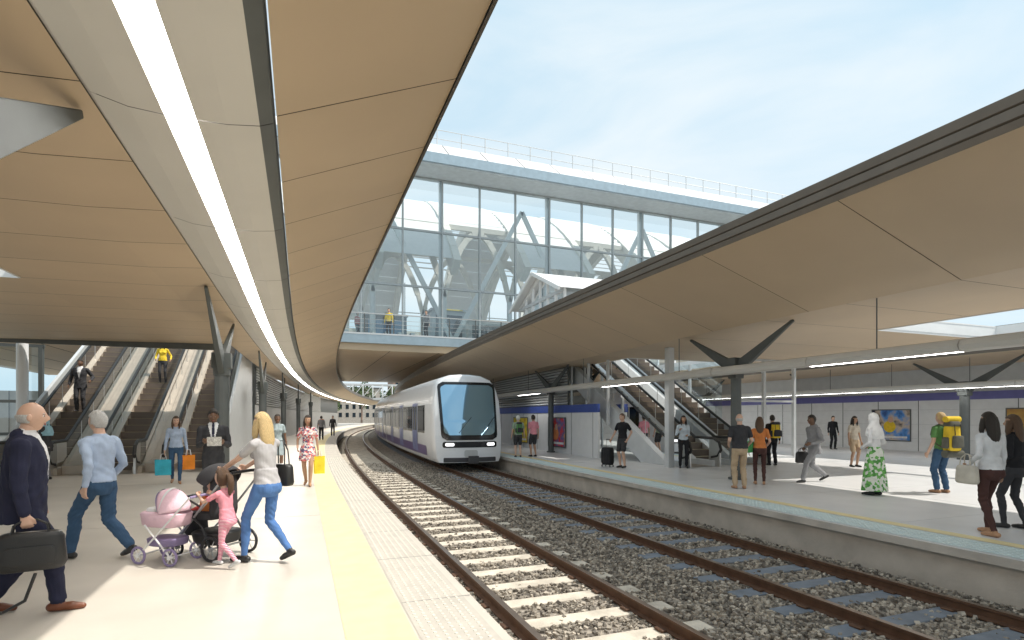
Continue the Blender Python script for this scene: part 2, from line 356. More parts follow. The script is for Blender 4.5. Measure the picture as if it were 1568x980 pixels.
teal=cl('teal',.06,.30,.33); yellow=cl('yellow',.78,.55,.05); red=cl('red',.5,.06,.05); orange=cl('orange',.62,.22,.07); grey=cl('grey',.22,.22,.23); maroon=cl('maroon',.08,.04,.036)
green=cl('green',.12,.28,.10); brown=M('leather_brown',(.16,.05,.02),.35,bump=.1); leather=M('leather_black',(.02,.02,.02),.4,bump=.2,bs=150)
floral=pattern('floral_dress','vor',[(.6,.1,.1),(.75,.7,.68),(.12,.1,.2),(.7,.65,.6),(.65,.3,.3)],28)
leaf=pattern('leaf_skirt','vor',[(.7,.72,.66),(.08,.28,.06),(.65,.68,.6),(.15,.42,.1)],17)
stripe=pattern('pink_stripes','wave',[(.8,.6,.62),(.62,.08,.2)],12)
WALK2=((-.085,-.30,.08),(.085,.26,0))
sh=M('shoe_black',(.02,.02,.02),.4); shw=M('shoe_white',(.6,.6,.6),.5); sht=M('shoe_tan',(.4,.22,.12),.5)
V1=.0075
p1=person('businessman',-2.22,5.90,12,1.83,navy,'long',navy,'pants',brown,SK1,'bald',HG,feet=((-.09,-.22,.03),(.09,.24,0)),hands=(None,(.30,.06,.83)),jacket=True,vox=V1,grip=(.3,.8),fat=.02,front=white,lean=.03)
p2=person('walking_man',-2.21,7.87,146,1.80,ltblue,'long',denim,'pants',sh,SK1,'short',HG,feet=((-.09,.33,0),(.09,-.32,.06)),hands=((-.27,-.10,.86),(.25,.16,.90)),vox=V1,lean=.02)
p7=person('woman_pushing_stroller',-.43,7.02,138,1.75,greytee,'short',jeans2,'tights',sh,SK1,'long',HBL,fem=True,feet=((-.085,.16,0),(.085,-.34,.07)),hands=((-.17,.46,1.03),(.17,.46,1.03)),vox=V1,lean=.06,grip=(.9,.9))
p8=person('little_girl',-.77,6.92,140,1.06,pink,'short',stripe,'tights',shw,SK1,'pony',HB,fem=True,feet=WALK2,hands=((-.15,.50,1.30),(.15,.50,1.30)),vox=.010,lean=.14,hs=1.42,grip=(.9,.9))
p6=person('man_in_suit',-1.5,11.5,-84,1.81,charcoal,'long',charcoal,'pants',sh,SK2,'short',HD,jacket=True,front=white,tie=navy,hands=((-.16,.24,1.16),(.14,.30,1.18)),vox=.009,grip=(.7,.8),tilt=-12,feet=((-.1,.12,0),(.1,-.1,.0)))
p5=person('woman_with_shopping_bags',-2.93,16.05,-80,1.69,ltblue,'long',denim,'tights',sht,SK1,'long',HB,fem=True,feet=((-.08,.15,0),(.08,-.15,.04)),vox=.011)
p3=person('woman_in_headscarf',-6.3,18.1,175,1.70,charcoal,'long',grey,'pants',sh,SK3,'hijab',cl('blue_scarf',.3,.52,.62),fem=True,jacket=True,hands=((-.16,.3,1.0),(.16,.3,1.0)))
p9=person('woman_in_floral_dress',.17,14.4,-95,1.72,floral,'short',floral,'dress',sht,SK3,'long',HD,fem=True,feet=((-.06,.18,0),(.06,-.16,.04)),hem=.62,vox=.011,hands=(None,(.23,.12,.95)))
p10=person('woman_in_teal_dress',-.64,17.8,-80,1.74,cl('patt_grey',.3,.36,.38),'short',teal,'dress',sh,SK2,'bun',HD,fem=True,hem=.55)
def stz(Y,y0): return (int((Y-y0)/.4)+1)*.231
YL=20.5; YR=16.2
person('escalator_passenger',-7.2,23.5,-90,1.83,charcoal,'long',charcoal,'pants',sh,SK2,'short',HD,jacket=True,front=white,z0=stz(23.5,YL),hands=((-.32,.1,1.05),(.3,.05,.9)))
person('escalator_passenger',-5.15,25.7,-90,1.68,yellow,'long',charcoal,'tights',sh,SK3,'long',HD,fem=True,z0=stz(25.7,YL),hands=((-.30,.1,1.0),(.22,.2,1.0)))
person('pedestrian',2.6,50,-90,1.75,charcoal,'long',charcoal,'pants',vox=.018); person('pedestrian',1.9,56,90,1.7,orange,'long',denim,'pants',vox=.018)
person('pedestrian',1.4,42,90,1.72,grey,'long',black,'pants',vox=.018)
pa=person('man_with_backpack',8.42,21.3,80,1.72,cl('sage',.3,.38,.28),'short',charcoal,'shorts',sh,SK1,'short',M('cap_white',(.6,.6,.55)),vox=.014)
person('man_in_pink_shirt',9.15,21.4,100,1.74,pink,'short',charcoal,'shorts',sh,SK3,'short',HD,vox=.014)
pc=person('man_with_suitcase',9.9,15.7,200,1.77,black,'short',charcoal,'shorts',sh,SK1,'short',HB,hands=((-.22,.0,.95),(.38,.1,.92)),vox=.013,grip=(.3,.8))
person('woman_in_teal_scarf',11.7,14.9,-120,1.70,cl('pale',.55,.62,.68),'long',black,'pants',sh,SK3,'long',HD,fem=True,hands=((-.1,.22,1.1),(.14,.2,1.28)),vox=.012)
person('man_in_tan_trousers',9.57,10.15,65,1.74,charcoal,'short',tan,'pants',sht,SK1,'bald',HG,vox=.010,hands=((-.2,.18,1.02),(.22,.16,.98)),fat=.02)
pf=person('woman_with_green_bag',10.62,10.6,50,1.66,orange,'short',maroon,'tights',sht,SK1,'long',HB,fem=True,vox=.010,hands=(None,(.2,.2,1.02)))
pg=person('traveller_with_backpack',15.2,14.6,70,1.72,black,'long',black,'pants',sh,SK1,'short',HD,vox=.013)
ph_=person('man_in_grey_suit',12.3,10.5,165,1.79,cl('suit_grey',.28,.28,.29),'long',cl('suit_grey',.28,.28,.29),'pants',sh,SK2,'short',HD,jacket=True,feet=((-.09,.34,0),(.09,-.38,.08)),hands=((-.22,.2,.98),(.3,.02,.86)),vox=.010,grip=(.3,.8),lean=.05)
person('pedestrian',17.3,13.2,-100,1.68,cl('cream',.6,.52,.42),'short',tan,'shorts',sh,SK3,'long',HD,fem=True,vox=.013)
person('pedestrian',25.6,20.7,-110,1.7,black,'long',black,'pants',vox=.016)
person('woman_in_white_headscarf',11.5,8.3,95,1.74,white,'long',leaf,'skirt',sh,SK3,'hijab',cl('white_scarf',.76,.76,.76),fem=True,hem=.10,vox=.010,hands=((-.18,.18,1.0),(.18,.18,1.05)))
pi_=person('backpacker',13.2,8.0,80,1.76,green,'short',denim,'pants',sht,SK1,'short',HBL,vox=.010,hands=((-.3,.05,.9),(.25,.15,.95)))
pj=person('woman_with_handbag',9.12,4.88,72,1.74,white,'long',maroon,'tights',sht,SK3,'long',HD,fem=True,feet=((-.07,-.12,.0),(.10,.16,0)),hands=((-.24,.12,1.0),(.25,.1,.86)),vox=V1)
person('woman_in_black',10.02,5.06,95,1.70,black,'long',charcoal,'tights',sh,SK3,'long',HB,fem=True,feet=((-.09,.1,0),(.09,-.1,.0)),vox=V1,hands=((-.2,.2,1.05),None))
for x,y,c in((1.2,34.0,black),(5.1,34.6,yellow),(7.4,34.4,grey),(3.4,36.5,red),(9.5,38,denim),(14,37,black)):
    person('concourse_visitor',x,y,-90+random.randint(-60,60),1.72,c,'long',black,'pants',vox=.018,z0=6.62)

# ------------------------------------------------------------ props
def rbox(mb,c,sx,sy,sz,m,taper=.9,n=16,p=4):
    rings=[]
    for t in (-1,-.94,-.7,0,.7,.94,1):
        k=(1-.10*(abs(t)>.8)-.12*(abs(t)>=1))*(1-(1-taper)*(t+1)/2)
        rings.append([(c[0]+sx/2*k*math.copysign(abs(math.cos(a))**(2/p),math.cos(a)),c[1]+sy/2*k*math.copysign(abs(math.sin(a))**(2/p),math.sin(a)),c[2]+sz/2*t) for a in [2*math.pi*(q+.5)/n for q in range(n)]])
    mb.loft(rings,m)
def backpack(e,mat,mat2,sc=1,big=False):
    r=root('backpack',W(e,(0,-.23,1.22)),e.rotation_euler[2],sc); mb=MB()
    rbox(mb,(0,0,0),.32,.2,.52,mat,.85); rbox(mb,(0,-.12,-.08),.24,.09,.24,mat2,.9); rbox(mb,(0,0,.27),.30,.22,.10,mat2,.8)
    for s in(-1,1):
        rbox(mb,(s*.17,-.01,-.1),.07,.13,.22,mat2,.9); mb.tube([(s*.09,.1,.22),(s*.10,.18,.26),(s*.11,.31,.2),(s*.12,.34,.05),(s*.13,.2,-.14),(s*.12,.1,-.2)],.014,mat2,6)
        mb.tube([(s*.07,-.11,.26),(s*.07,-.125,.05)],.008,leather,5)
    if big: mb.tube([(-.2,-.02,-.32),(.2,-.02,-.32)],.075,mat2,14); mb.tube([(-.16,0,.36),(.16,0,.36)],.06,mat,14)
    mb.obj('pack',r,smooth=50)
backpack(pi_,yellow,cl('pack_grey',.12,.12,.1),1.1,True); backpack(pg,yellow,charcoal,.95); backpack(pa,green,charcoal,.8)
def handbag(name,loc,rz,w,d,h,m,hl=.2,sc=1):
    r=root(name,loc,rz,sc); mb=MB(); rbox(mb,(0,0,0),w,d,h,m,.88); 
    rbox(mb,(0,-d*.5,-.1*h),w*.7,.02,h*.5,m,.95)
    for s in(-1,1): mb.tube([(-w*.25,s*d*.3,h*.46),(-w*.22,s*d*.2,h*.5+hl*.6),(-w*.08,0,h*.5+hl),(w*.08,0,h*.5+hl),(w*.22,s*d*.2,h*.5+hl*.6),(w*.25,s*d*.3,h*.46)],.008,m,6)
    mb.tube([(-w*.42,0,h*.46),(0,0,h*.5),(w*.42,0,h*.46)],.006,M('steel_trim',(.5,.5,.5),.3,1),5)
    mb.obj('bag',r,smooth=45); return r
b=handbag('briefcase',W(p1,(.30,.10,.56)),p1.rotation_euler[2]+R(90),.48,.15,.31,leather,.10)
mb=MB(); mb.tube([(-.22,0,.12),(-.3,.06,-.12),(-.34,.08,-.36),(-.2,.08,-.50),(-.05,.08,-.42),(.02,.05,-.2)],.014,leather,6); mb.obj('strap',b,smooth=60)
handbag('handbag',W(pj,(-.27,.10,.86)),pj.rotation_euler[2]+R(90),.34,.13,.26,cl('bag_cream',.6,.55,.47),.16)
handbag('handbag',W(pf,(-.24,.0,.98)),pf.rotation_euler[2]+R(60),.34,.13,.28,cl('bag_green',.08,.35,.12),.28)
handbag('briefcase',W(ph_,(.33,.06,.60)),ph_.rotation_euler[2]+R(90),.42,.12,.30,leather,.10)
handbag('handbag',W(p7,(.30,-.02,.98)),p7.rotation_euler[2]+R(90),.34,.13,.26,leather,.28)
def shopbag(loc,rz,m,w=.34,h=.38):
    r=root('shopping_bag',loc,rz); mb=MB(); d=.12
    mb.loft([[(-w/2,-d/2,0),(w/2,-d/2,0),(w/2,d/2,0),(-w/2,d/2,0)],[(-w/2*1.03,-d/2*1.1,h),(w/2*1.03,-d/2*1.1,h),(w/2*1.03,d/2*1.1,h),(-w/2*1.03,d/2*1.1,h)]],m,cap=False)
    mb.quad((-w/2,-d/2,0),(w/2,-d/2,0),(w/2,d/2,0),(-w/2,d/2,0),m)
    for s in(-1,1): mb.tube([(-w*.2,s*d*.5,h),(-w*.12,s*.02,h+.14),(w*.12,s*.02,h+.14),(w*.2,s*d*.5,h)],.006,white,5)
    o=mb.obj('bag',r); q=o.modifiers.new('s','SOLIDIFY'); q.thickness=.004
cy=cl('bag_cyan',.06,.45,.58); oj=cl('bag_orange',.85,.28,.04)
shopbag(W(p5,(.28,.06,.24)),0.1,cy); shopbag(W(p5,(-.28,.06,.36)),0.2,oj,.28,.36)
shopbag(W(p9,(-.27,.05,.30)),0.1,cl('bag_yellow',.85,.65,.05),.24,.42)
r=root('suitcase',W(pc,(.52,.12,0)),pc.rotation_euler[2]); mb=MB(); rbox(mb,(0,0,.36),.42,.26,.58,black,.98)
for s in(-1,1):
    mb.tube([(s*.1,-.05,.64),(s*.1,-.06,.92)],.008,M('steel_trim',(.5,.5,.5),.3,1),6)
    for t in(-1,1): mb.torus((s*.16,t*.09,.04),(1,0,0),.028,.012,leather,12)
mb.tube([(-.1,-.06,.92),(.1,-.06,.92)],.015,leather,8); 
for i in range(5): mb.box(-.16+.08*i-.008,-.16+.08*i+.008,.125,.137,.14,.58,charcoal)
mb.obj('case',r,smooth=45)
r=root('newspaper',W(p6,(-.02,.40,1.14)),p6.rotation_euler[2]); mb=MB()
mb.add([(-.12,0,-.02),(0,.03,-.02),(.11,0,-.02),(-.12,.05,.14),(0,.08,.14),(.11,.05,.14)],[(0,1,4,3),(1,2,5,4)],pattern('newsprint','noise',[(.75,.74,.7),(.35,.34,.33)],45)); o=mb.obj('pages',r); q=o.modifiers.new('s','SOLIDIFY'); q.thickness=.004
def wheel(mb,c,Rr,m1,m2,wd=.02):
    mb.torus(c,(1,0,0),Rr,wd,m1,22,7); mb.tube([(c[0]-.02,c[1],c[2]),(c[0]+.02,c[1],c[2])],.025,m2,10)
    for i in range(6):
        a=i*math.pi/3; mb.tube([c,(c[0],c[1]+Rr*math.cos(a),c[2]+Rr*math.sin(a))],.005,m2,5)
def shell(mb,c,r,a0,a1,m,n=16,k=10):
    rings=[]
    for i in range(k+1):
        a=R(a0+(a1-a0)*i/k); rings.append([(c[0]+r[0]*math.cos(t),c[1]+r[1]*math.sin(t)*math.cos(a),c[2]+r[2]*math.sin(t)*math.sin(a)) for t in [math.pi*j/n for j in range(n+1)]])
    mb.loft(rings,m,cap=False,closed=False)
alu=M('aluminium_frame',(.45,.46,.48),.35,.9); blk=M('black_plastic',(.02,.02,.022),.45)
st=root('baby_stroller',(-.98,7.56,0),R(48)); mb=MB()
for s in(-1,1):
    wheel(mb,(s*.27,-.26,.15),.135,blk,alu,.018); wheel(mb,(s*.17,.40,.10),.085,blk,alu,.016)
    mb.tube([(s*.25,-.56,1.04),(s*.26,-.45,.98),(s*.26,-.1,.62),(s*.22,.38,.16)],.014,alu,8)
    mb.tube([(s*.27,-.26,.15),(s*.25,-.1,.4),(s*.25,.05,.5)],.014,blk,8)
    mb.tube([(s*.24,-.08,.62),(s*.24,.18,.72),(s*.20,.32,.70)],.012,blk,8)
mb.tube([(-.25,-.56,1.04),(0,-.58,1.05),(.25,-.56,1.04)],.018,blk,8); mb.tube([(-.27,-.26,.15),(.27,-.26,.15)],.012,alu,8); mb.tube([(-.2,.32,.70),(0,.36,.71),(.2,.32,.70)],.016,blk,8)
rbox(mb,(0,.05,.50),.38,.40,.10,charcoal,1.05); rbox(mb,(0,-.16,.74),.38,.10,.52,charcoal,.9); rbox(mb,(0,.30,.34),.30,.14,.20,charcoal,.9); rbox(mb,(0,-.05,.24),.40,.42,.16,blk,1.15)
rbox(mb,(0,.06,.62),.24,.22,.20,orange,.7); 
o=mb.obj('chassis',st,smooth=45); mb=MB(); shell(mb,(0,-.12,.86),(.22,.34,.26),20,130,charcoal); o=mb.obj('hood',st,smooth=60); q=o.modifiers.new('s','SOLIDIFY'); q.thickness=.01
mb=MB(); mb.ell((0,.0,.86),(.075,.08,.085),SK1); mb.ell((0,-.01,.89),(.08,.082,.07),HBL); mb.cap((0,.0,.76),(0,.08,.62),.075,.09,red); mb.cap((.06,.1,.6),(.09,.28,.52),.04,.03,red); mb.cap((-.06,.1,.6),(-.09,.28,.52),.04,.03,red); mb.obj('baby',st,smooth=60)
pk=M('pram_pink',(.78,.54,.62),.8,var=.1,bump=.3,bs=25); wht=M('white_plastic',(.75,.75,.75),.35); prp=M('pram_purple',(.25,.2,.35),.5)
pr=root('toy_pram',(-1.42,7.42,0),R(55)); mb=MB()
for s in(-1,1):
    wheel(mb,(s*.19,-.2,.10),.09,prp,wht,.014); wheel(mb,(s*.19,.24,.10),.09,prp,wht,.014)
    mb.tube([(s*.19,.24,.1),(s*.19,.05,.28),(s*.19,-.2,.52),(s*.18,-.46,.78)],.010,wht,7); mb.tube([(s*.19,-.2,.1),(s*.19,0,.3),(s*.19,.15,.45)],.010,wht,7)
mb.tube([(-.18,-.46,.78),(0,-.48,.79),(.18,-.46,.78)],.014,prp,8)
for y in(-.2,.24): mb.tube([(-.19,y,.1),(.19,y,.1)],.008,wht,6)
rbox(mb,(0,.04,.50),.30,.50,.18,pk,1.12); rbox(mb,(0,.02,.24),.28,.38,.10,prp,1.1); mb.obj('chassis',pr,smooth=45)
mb=MB(); shell(mb,(0,-.02,.58),(.17,.24,.27),60,175,pk); o=mb.obj('hood',pr,smooth=60); q=o.modifiers.new('s','SOLIDIFY'); q.thickness=.01
mb=MB(); shell(mb,(0,-.02,.58),(.176,.25,.28),96,104,wht,k=2); shell(mb,(0,-.02,.58),(.176,.25,.28),60,68,prp,k=2); mb.ell((0,.02,.66),(.06,.06,.07),SK1); rbox(mb,(0,.14,.60),.24,.22,.06,wht,.9); mb.obj('trim',pr,smooth=60)

# ------------------------------------------------------------ environment materials
SOF=M('soffit_bronze_panel',(.56,.435,.30),.5,.0,var=.04,vs=.7,spec=.4,island=.035); DARK=M('shadow_gap',(.05,.045,.04),.9,var=0)
CON=M('platform_concrete',(.55,.51,.45),.42,var=.07,vs=1.3,bump=.05,bs=30); CONR=M('platform_paving',(.62,.625,.63),.36,var=.06,vs=1.3,bump=.05,bs=30)
YEL=M('yellow_line_paint',(.74,.64,.35),.6,var=.08,vs=4); TAC=M('tactile_paving',(.47,.44,.39),.6,var=.08,vs=5); STUD=M('tactile_stud',(.62,.59,.53),.5,var=.05); TACR=M('tactile_paving_blue',(.54,.64,.64),.6,var=.06,vs=5)
FACE=M('platform_face_concrete',(.46,.42,.37),.8,var=.18,vs=2,bump=.3,bs=20)
FIX=M('light_fixture_panel',(.60,.58,.54),.5,var=.03,vs=1); LED=M('led_strip',(1,.97,.92),.5,var=0,emis=21)
STL=M('painted_steel_grey',(.11,.12,.118),.45,.2,var=.08); STLL=M('painted_steel_light',(.55,.57,.58),.4,.1,var=.05); WHS=M('white_steel',(.78,.79,.79),.4,var=.03)
ARM=M('painted_steel_bracket',(.085,.095,.093),.6,0,var=.08)
FAS=M('canopy_fascia_bronze',(.15,.125,.10),.4,.4,var=.08); ROOF=M('canopy_roof_sheet',(.45,.43,.40),.6,var=.08)
GL=glass('clear_glass'); GLB=glass('balustrade_glass',(.80,.86,.86),.03)
STEEL=M('stainless_steel',(.55,.54,.52),.3,.85,var=.05); CREAM=M('escalator_cladding',(.46,.40,.33),.38,.35,var=.06)
mb=MB(); mb.quad((-1500,-1500,-.85),(1500,-1500,-.85),(1500,1500,-.85),(-1500,1500,-.85),M('ground_earth',(.22,.2,.17),.9,var=.2,vs=.2)); mb.obj('ground')
# platforms
r=root('station_platform'); mb=MB()
mb.sweep([(-30,0),(.32,0),(.85,0),(1.50,0),(1.50,-.10),(1.38,-.13),(1.38,-.85)],-12,150,1.5,[CON,CON,CON,FACE,FACE,FACE]); mb.obj('slab',r)
mb=MB(); mb.sweep([(.32,.004),(.83,.004)],-12,150,1.5,YEL); mb.obj('yellow_line',r)
mb=MB(); mb.sweep([(.85,.004),(1.42,.004)],-12,150,1.5,TAC)
def studs(mb,x0,x1,y0,y1,p,m,rr=.018):
    y=y0
    while y<y1:
        x=x0
        while x<x1:
            cx=x+C(y); v=[];
            for k,(q,z) in enumerate(((rr,.004),(rr*.75,.011))):
                v+=[(cx+q*math.cos(a*math.pi/3),y+q*math.sin(a*math.pi/3),z) for a in range(6)]
            mb.add(v,[(i,(i+1)%6,6+(i+1)%6,6+i) for i in range(6)]+[(6,7,8,9,10,11)],m); x+=p
        y+=p
studs(mb,.90,1.40,2.5,24,.075,STUD); mb.obj('tactile_strip',r)
mb=MB()
for i in range(60):
    y=-3+i*1.6
    mb.box(.85,1.49,y-.003,y+.003,.0045,.006,STL,True)
for y in(4.0,10.0,16.0): mb.box(-12,.31,y-.003,y+.003,.001,.0025,TAC,True)
mb.obj('joints',r)
r=root('station_platform'); mb=MB()
mb.sweep([(7.83,-.85),(7.95,-.85),(7.95,-.42),(7.95,-.14),(7.83,-.11),(7.83,0),(33,0)],-12,150,1.5,[FACE,FACE,FACE,FACE,FACE,CONR]); mb.obj('slab',r)
mb=MB(); mb.sweep([(8.58,.004),(8.82,.004)],-12,150,1.5,YEL); mb.obj('yellow_line',r)
mb=MB(); mb.sweep([(7.92,.004),(8.52,.004)],-12,150,1.5,TACR); studs(mb,7.97,8.5,2.0,22,.085,TACR); mb.obj('tactile_strip',r)
mb=MB()
for i in range(14): mb.box(8.9,30,-6+i*3,-6+i*3+.006,.001,.003,STLL)
for x in(12,16,20,24): mb.box(x,x+.006,-6,36,.003,.005,STLL)
mb.obj('paving_joints',r)
# track bed
def ballast_mat():
    m=bpy.data.materials.new('ballast'); m.use_nodes=True; nt=m.node_tree; b=nt.nodes['Principled BSDF']; b.inputs['Roughness'].default_value=.9
    tc=nt.nodes.new('ShaderNodeTexCoord'); v=nt.nodes.new('ShaderNodeTexVoronoi'); v.inputs['Scale'].default_value=19; nt.links.new(tc.outputs['Object'],v.inputs['Vector'])
    sp=nt.nodes.new('ShaderNodeSeparateColor'); nt.links.new(v.outputs['Color'],sp.inputs[0]); r=nt.nodes.new('ShaderNodeValToRGB')
    r.color_ramp.elements[0].color=(.09,.078,.066,1); r.color_ramp.elements[1].color=(.38,.335,.28,1); nt.links.new(sp.outputs[0],r.inputs[0]); nt.links.new(r.outputs[0],b.inputs['Base Color'])
    bp=nt.nodes.new('ShaderNodeBump'); bp.inputs['Strength'].default_value=1; bp.inputs['Distance'].default_value=.03; bp.invert=True; nt.links.new(v.outputs['Distance'],bp.inputs['Height']); nt.links.new(bp.outputs[0],b.inputs['Normal']); return m
def stone_mat():
    m=bpy.data.materials.new('ballast_stone'); m.use_nodes=True; nt=m.node_tree; b=nt.nodes['Principled BSDF']; b.inputs['Roughness'].default_value=.9
    g=nt.nodes.new('ShaderNodeNewGeometry'); r=nt.nodes.new('ShaderNodeValToRGB'); r.color_ramp.elements[0].color=(.10,.088,.075,1); r.color_ramp.elements[1].color=(.50,.445,.37,1)
    nt.links.new(g.outputs['Random Per Island'],r.inputs[0]); nt.links.new(r.outputs[0],b.inputs['Base Color']); return m
mb=MB(); mb.sweep([(1.3,-.66),(1.9,-.60),(3.9,-.60),(4.65,-.62),(5.3,-.60),(7.4,-.60),(8.0,-.66)],-8,150,1.5,ballast_mat()); mb.obj('ballast_bed')
NS=56000
tx=np.random.uniform(1.42,7.92,NS); ty=2.2+25*np.random.power(1,NS)**1.5*1.0; tzz=-.60+np.random.uniform(-.012,.016,NS)
inS=((ty%.68)<.27)&(((tx>1.62)&(tx<4.18))|((tx>5.12)&(tx<7.7)))
keep=~inS|(np.random.rand(NS)<.03); rail=np.zeros(NS,bool)
for rx in(2.15,3.65,5.66,7.16): rail|=np.abs(tx-rx)<.085
keep&=~rail; tx,ty,tzz=tx[keep],ty[keep],tzz[keep]; n=len(tx)
cube=np.array([(-1,-1,-1),(1,-1,-1),(1,1,-1),(-1,1,-1),(-1,-1,1),(1,-1,1),(1,1,1),(-1,1,1)],float)
cf=np.array([(0,3,2,1),(4,5,6,7),(0,1,5,4),(1,2,6,5),(2,3,7,6),(3,0,4,7)])
sz=np.random.uniform(.012,.027,(n,1,1))*np.random.uniform(.7,1.2,(n,1,3)); vv=cube[None]*sz*np.random.uniform(.55,1.1,(n,8,3))
a=np.random.uniform(0,6.28,n); b_=np.random.uniform(-.7,.7,n); ca,sa,cb,sb=np.cos(a)[:,None],np.sin(a)[:,None],np.cos(b_)[:,None],np.sin(b_)[:,None]
x,y,z=vv[...,0],vv[...,1],vv[...,2]; y,z=y*cb-z*sb,y*sb+z*cb; x,y=x*ca-y*sa,x*sa+y*ca
cc=np.where(ty<13,0,(ty-13)**2/880)
vv=np.stack([x+(tx+cc)[:,None],y+ty[:,None],z+tzz[:,None]+.008],-1).reshape(-1,3)
ff=(cf[None]+8*np.arange(n)[:,None,None]).reshape(-1,4)
me=bpy.data.meshes.new('ballast_stones'); me.from_pydata(vv.tolist(),[],ff.tolist()); me.materials.append(stone_mat()); o=bpy.data.objects.new('ballast_stones',me); scn.collection.objects.link(o)
RAIL=M('rail_rust',(.12,.065,.04),.6,.4,var=.2,vs=8); RH=M('rail_head_steel',(.27,.21,.17),.34,.8,var=.1,vs=6)
SLP=M('sleeper_concrete',(.56,.51,.43),.85,var=.22,vs=4,bump=.3,bs=40); SLP2=M('sleeper_shaded',(.17,.20,.24),.7,var=.2,vs=4,bump=.3,bs=40)  # second track's sleepers: bluish canopy shade put into a darker colour
for tc_,sm in((2.90,SLP),(6.41,SLP2)):
    r=root('railway_track'); mb=MB()
    for g in(-.75,.75):
        x=tc_+g; P=[(-.07,-.585),(-.07,-.572),(-.012,-.558),(-.012,-.485),(-.036,-.475),(-.036,-.445),(.036,-.445),(.036,-.475),(.012,-.485),(.012,-.558),(.07,-.572),(.07,-.585)]
        mb.sweep([(x+p,q) for p,q in P],-8,150,1.5,[RAIL]*5+[RH]+[RAIL]*6,closed=True)
    mb.obj('rails',r); mb=MB(); y=-6.8
    while y<110:
        c=C(y); mb.box(tc_-1.25+c,tc_+1.25+c,y,y+.26,-.68,-.580,sm)
        for g in(-.75,.75):
            if 0<y<40:
                for s in(-1,1): mb.box(tc_+g+s*.105-.035+c,tc_+g+s*.105+.035+c,y+.06,y+.2,-.58,-.55,RAIL)
        y+=.68
    o=mb.obj('sleepers',r,bevel=.012)

# ------------------------------------------------------------ canopies
def panels(mb,x0,z0,x1,z1,y0,y1,dy,xs=1,hole=None,g=.007,th=.34):
    y=y0
    while y<y1-.01:
        ye=min(y+dy,y1)
        for k in range(xs):
            a=x0+(x1-x0)*k/xs; b=x0+(x1-x0)*(k+1)/xs; za=z0+(z1-z0)*k/xs; zb=z0+(z1-z0)*(k+1)/xs
            if hole and any(min(a,b)>=h[0]-.02 and max(a,b)<=h[1]+.02 and y>=h[2]-.02 and ye<=h[3]+.02 for h in hole): continue
            c0,c1=C(y),C(ye)
            mb.quad((a+c0,y+g,za),(b+c0,y+g,zb),(b+c1,ye-g,zb),(a+c1,ye-g,za),SOF)
            mb.quad((a+c0,y,za+.035),(b+c0,y,zb+.035),(b+c1,ye,zb+.035),(a+c1,ye,za+.035),DARK)
            mb.quad((a+c0,y,za+th),(b+c0,y,zb+th),(b+c1,ye,zb+th),(a+c1,ye,za+th),ROOF)
        y=ye
r=root('platform_canopy'); mb=MB()
panels(mb,-.20,4.38,1.46,5.08,-9.6,132,1.5)
panels(mb,-1.66,4.38,-2.5,4.32,-9.6,132,1.5)
panels(mb,-2.5,4.32,-13.3,4.12,-9.6,22.5,1.5,9,[(-8.6,-4.88,9.9,12.9)])
mb.obj('soffit_panels',r)
mb=MB(); mb.sweep([(1.462,5.05),(1.50,5.06),(1.50,5.40),(1.47,5.44)],-9,132,1.5,[FAS,FAS,FAS]); mb.sweep([(-.25,4.42),(-.25,4.9)],-9,132,1.5,DARK); mb.box(-13.3,-2.5,22.505,22.56,4.08,4.72,STL)
mb.sweep([(-2.52,4.33),(-2.52,4.7)],22.5,132,1.5,FAS)
for a,b,c,d in((-8.52,-8.49,9.9,12.9),(-4.9,-4.87,9.9,12.9),(-8.5,-4.9,9.87,9.9),(-8.5,-4.9,12.9,12.93)): mb.box(a,b,c,d,4.26,4.65,WHS)
mb.obj('edge_trim',r)
r2=root('canopy_light_trough'); mb=MB(); y=-9.56
while y<130:
    a,b=y+.007,y+3-.007
    prof=[(-1.66,4.40),(-1.60,4.33),(-1.34,4.262),(-1.08,4.245),(-1.08,4.275),(-.84,4.275),(-.84,4.245),(-.60,4.25),(-.34,4.285),(-.23,4.33),(-.215,4.40)]
    mb.sweep(prof,a,b,1.5,[FIX,FIX,FIX,FIX,LED,FIX,FIX,FIX,STL,STL]); y+=3  # right edge faces in dark grey: shadow beside the soffit painted in
mb.sweep([(-1.62,4.42),(-.25,4.42)],-10,130,1.5,DARK)
mb.obj('trough',r2,smooth=30)
def ycol(name,x,y,zj,ztop,L,m=STL,w=.26,dxt=0,arms=(-1,1),ad=.34):
    r=root(name); mb=MB(); n=12
    for z0,z1,w0,w1 in((0,.06,w*1.5,w*1.5),(.06,zj-.1,w,w)):
        mb.loft([[(x+q*.5*math.cos(2*math.pi*k/n+.26),y+q*.5*math.sin(2*math.pi*k/n+.26),z) for k in range(n)] for z,q in((z0,w0),(z1,w1))],m)
    mb.beam((x,y,zj-.12),(x,y,zj+.25),w*1.3,w*1.1,ARM)
    for s in arms: mb.beam((x,y+s*.02,zj-.05),(x+dxt,y+s*L,ztop),.14,ad,ARM,.06,.07)
    mb.beam((x-.002,y,zj-.3),(x-.002,y,zj+.1),w*1.05,w*1.05,ARM)
    mb.obj('shaft_and_arms',r,bevel=.012); return r
for yc in(3.35,15.2,27.1,39.0,50.9,62.8): ycol('canopy_column',-1.80+C(yc),yc,2.98,4.32,2.5,w=.33,ad=.52)
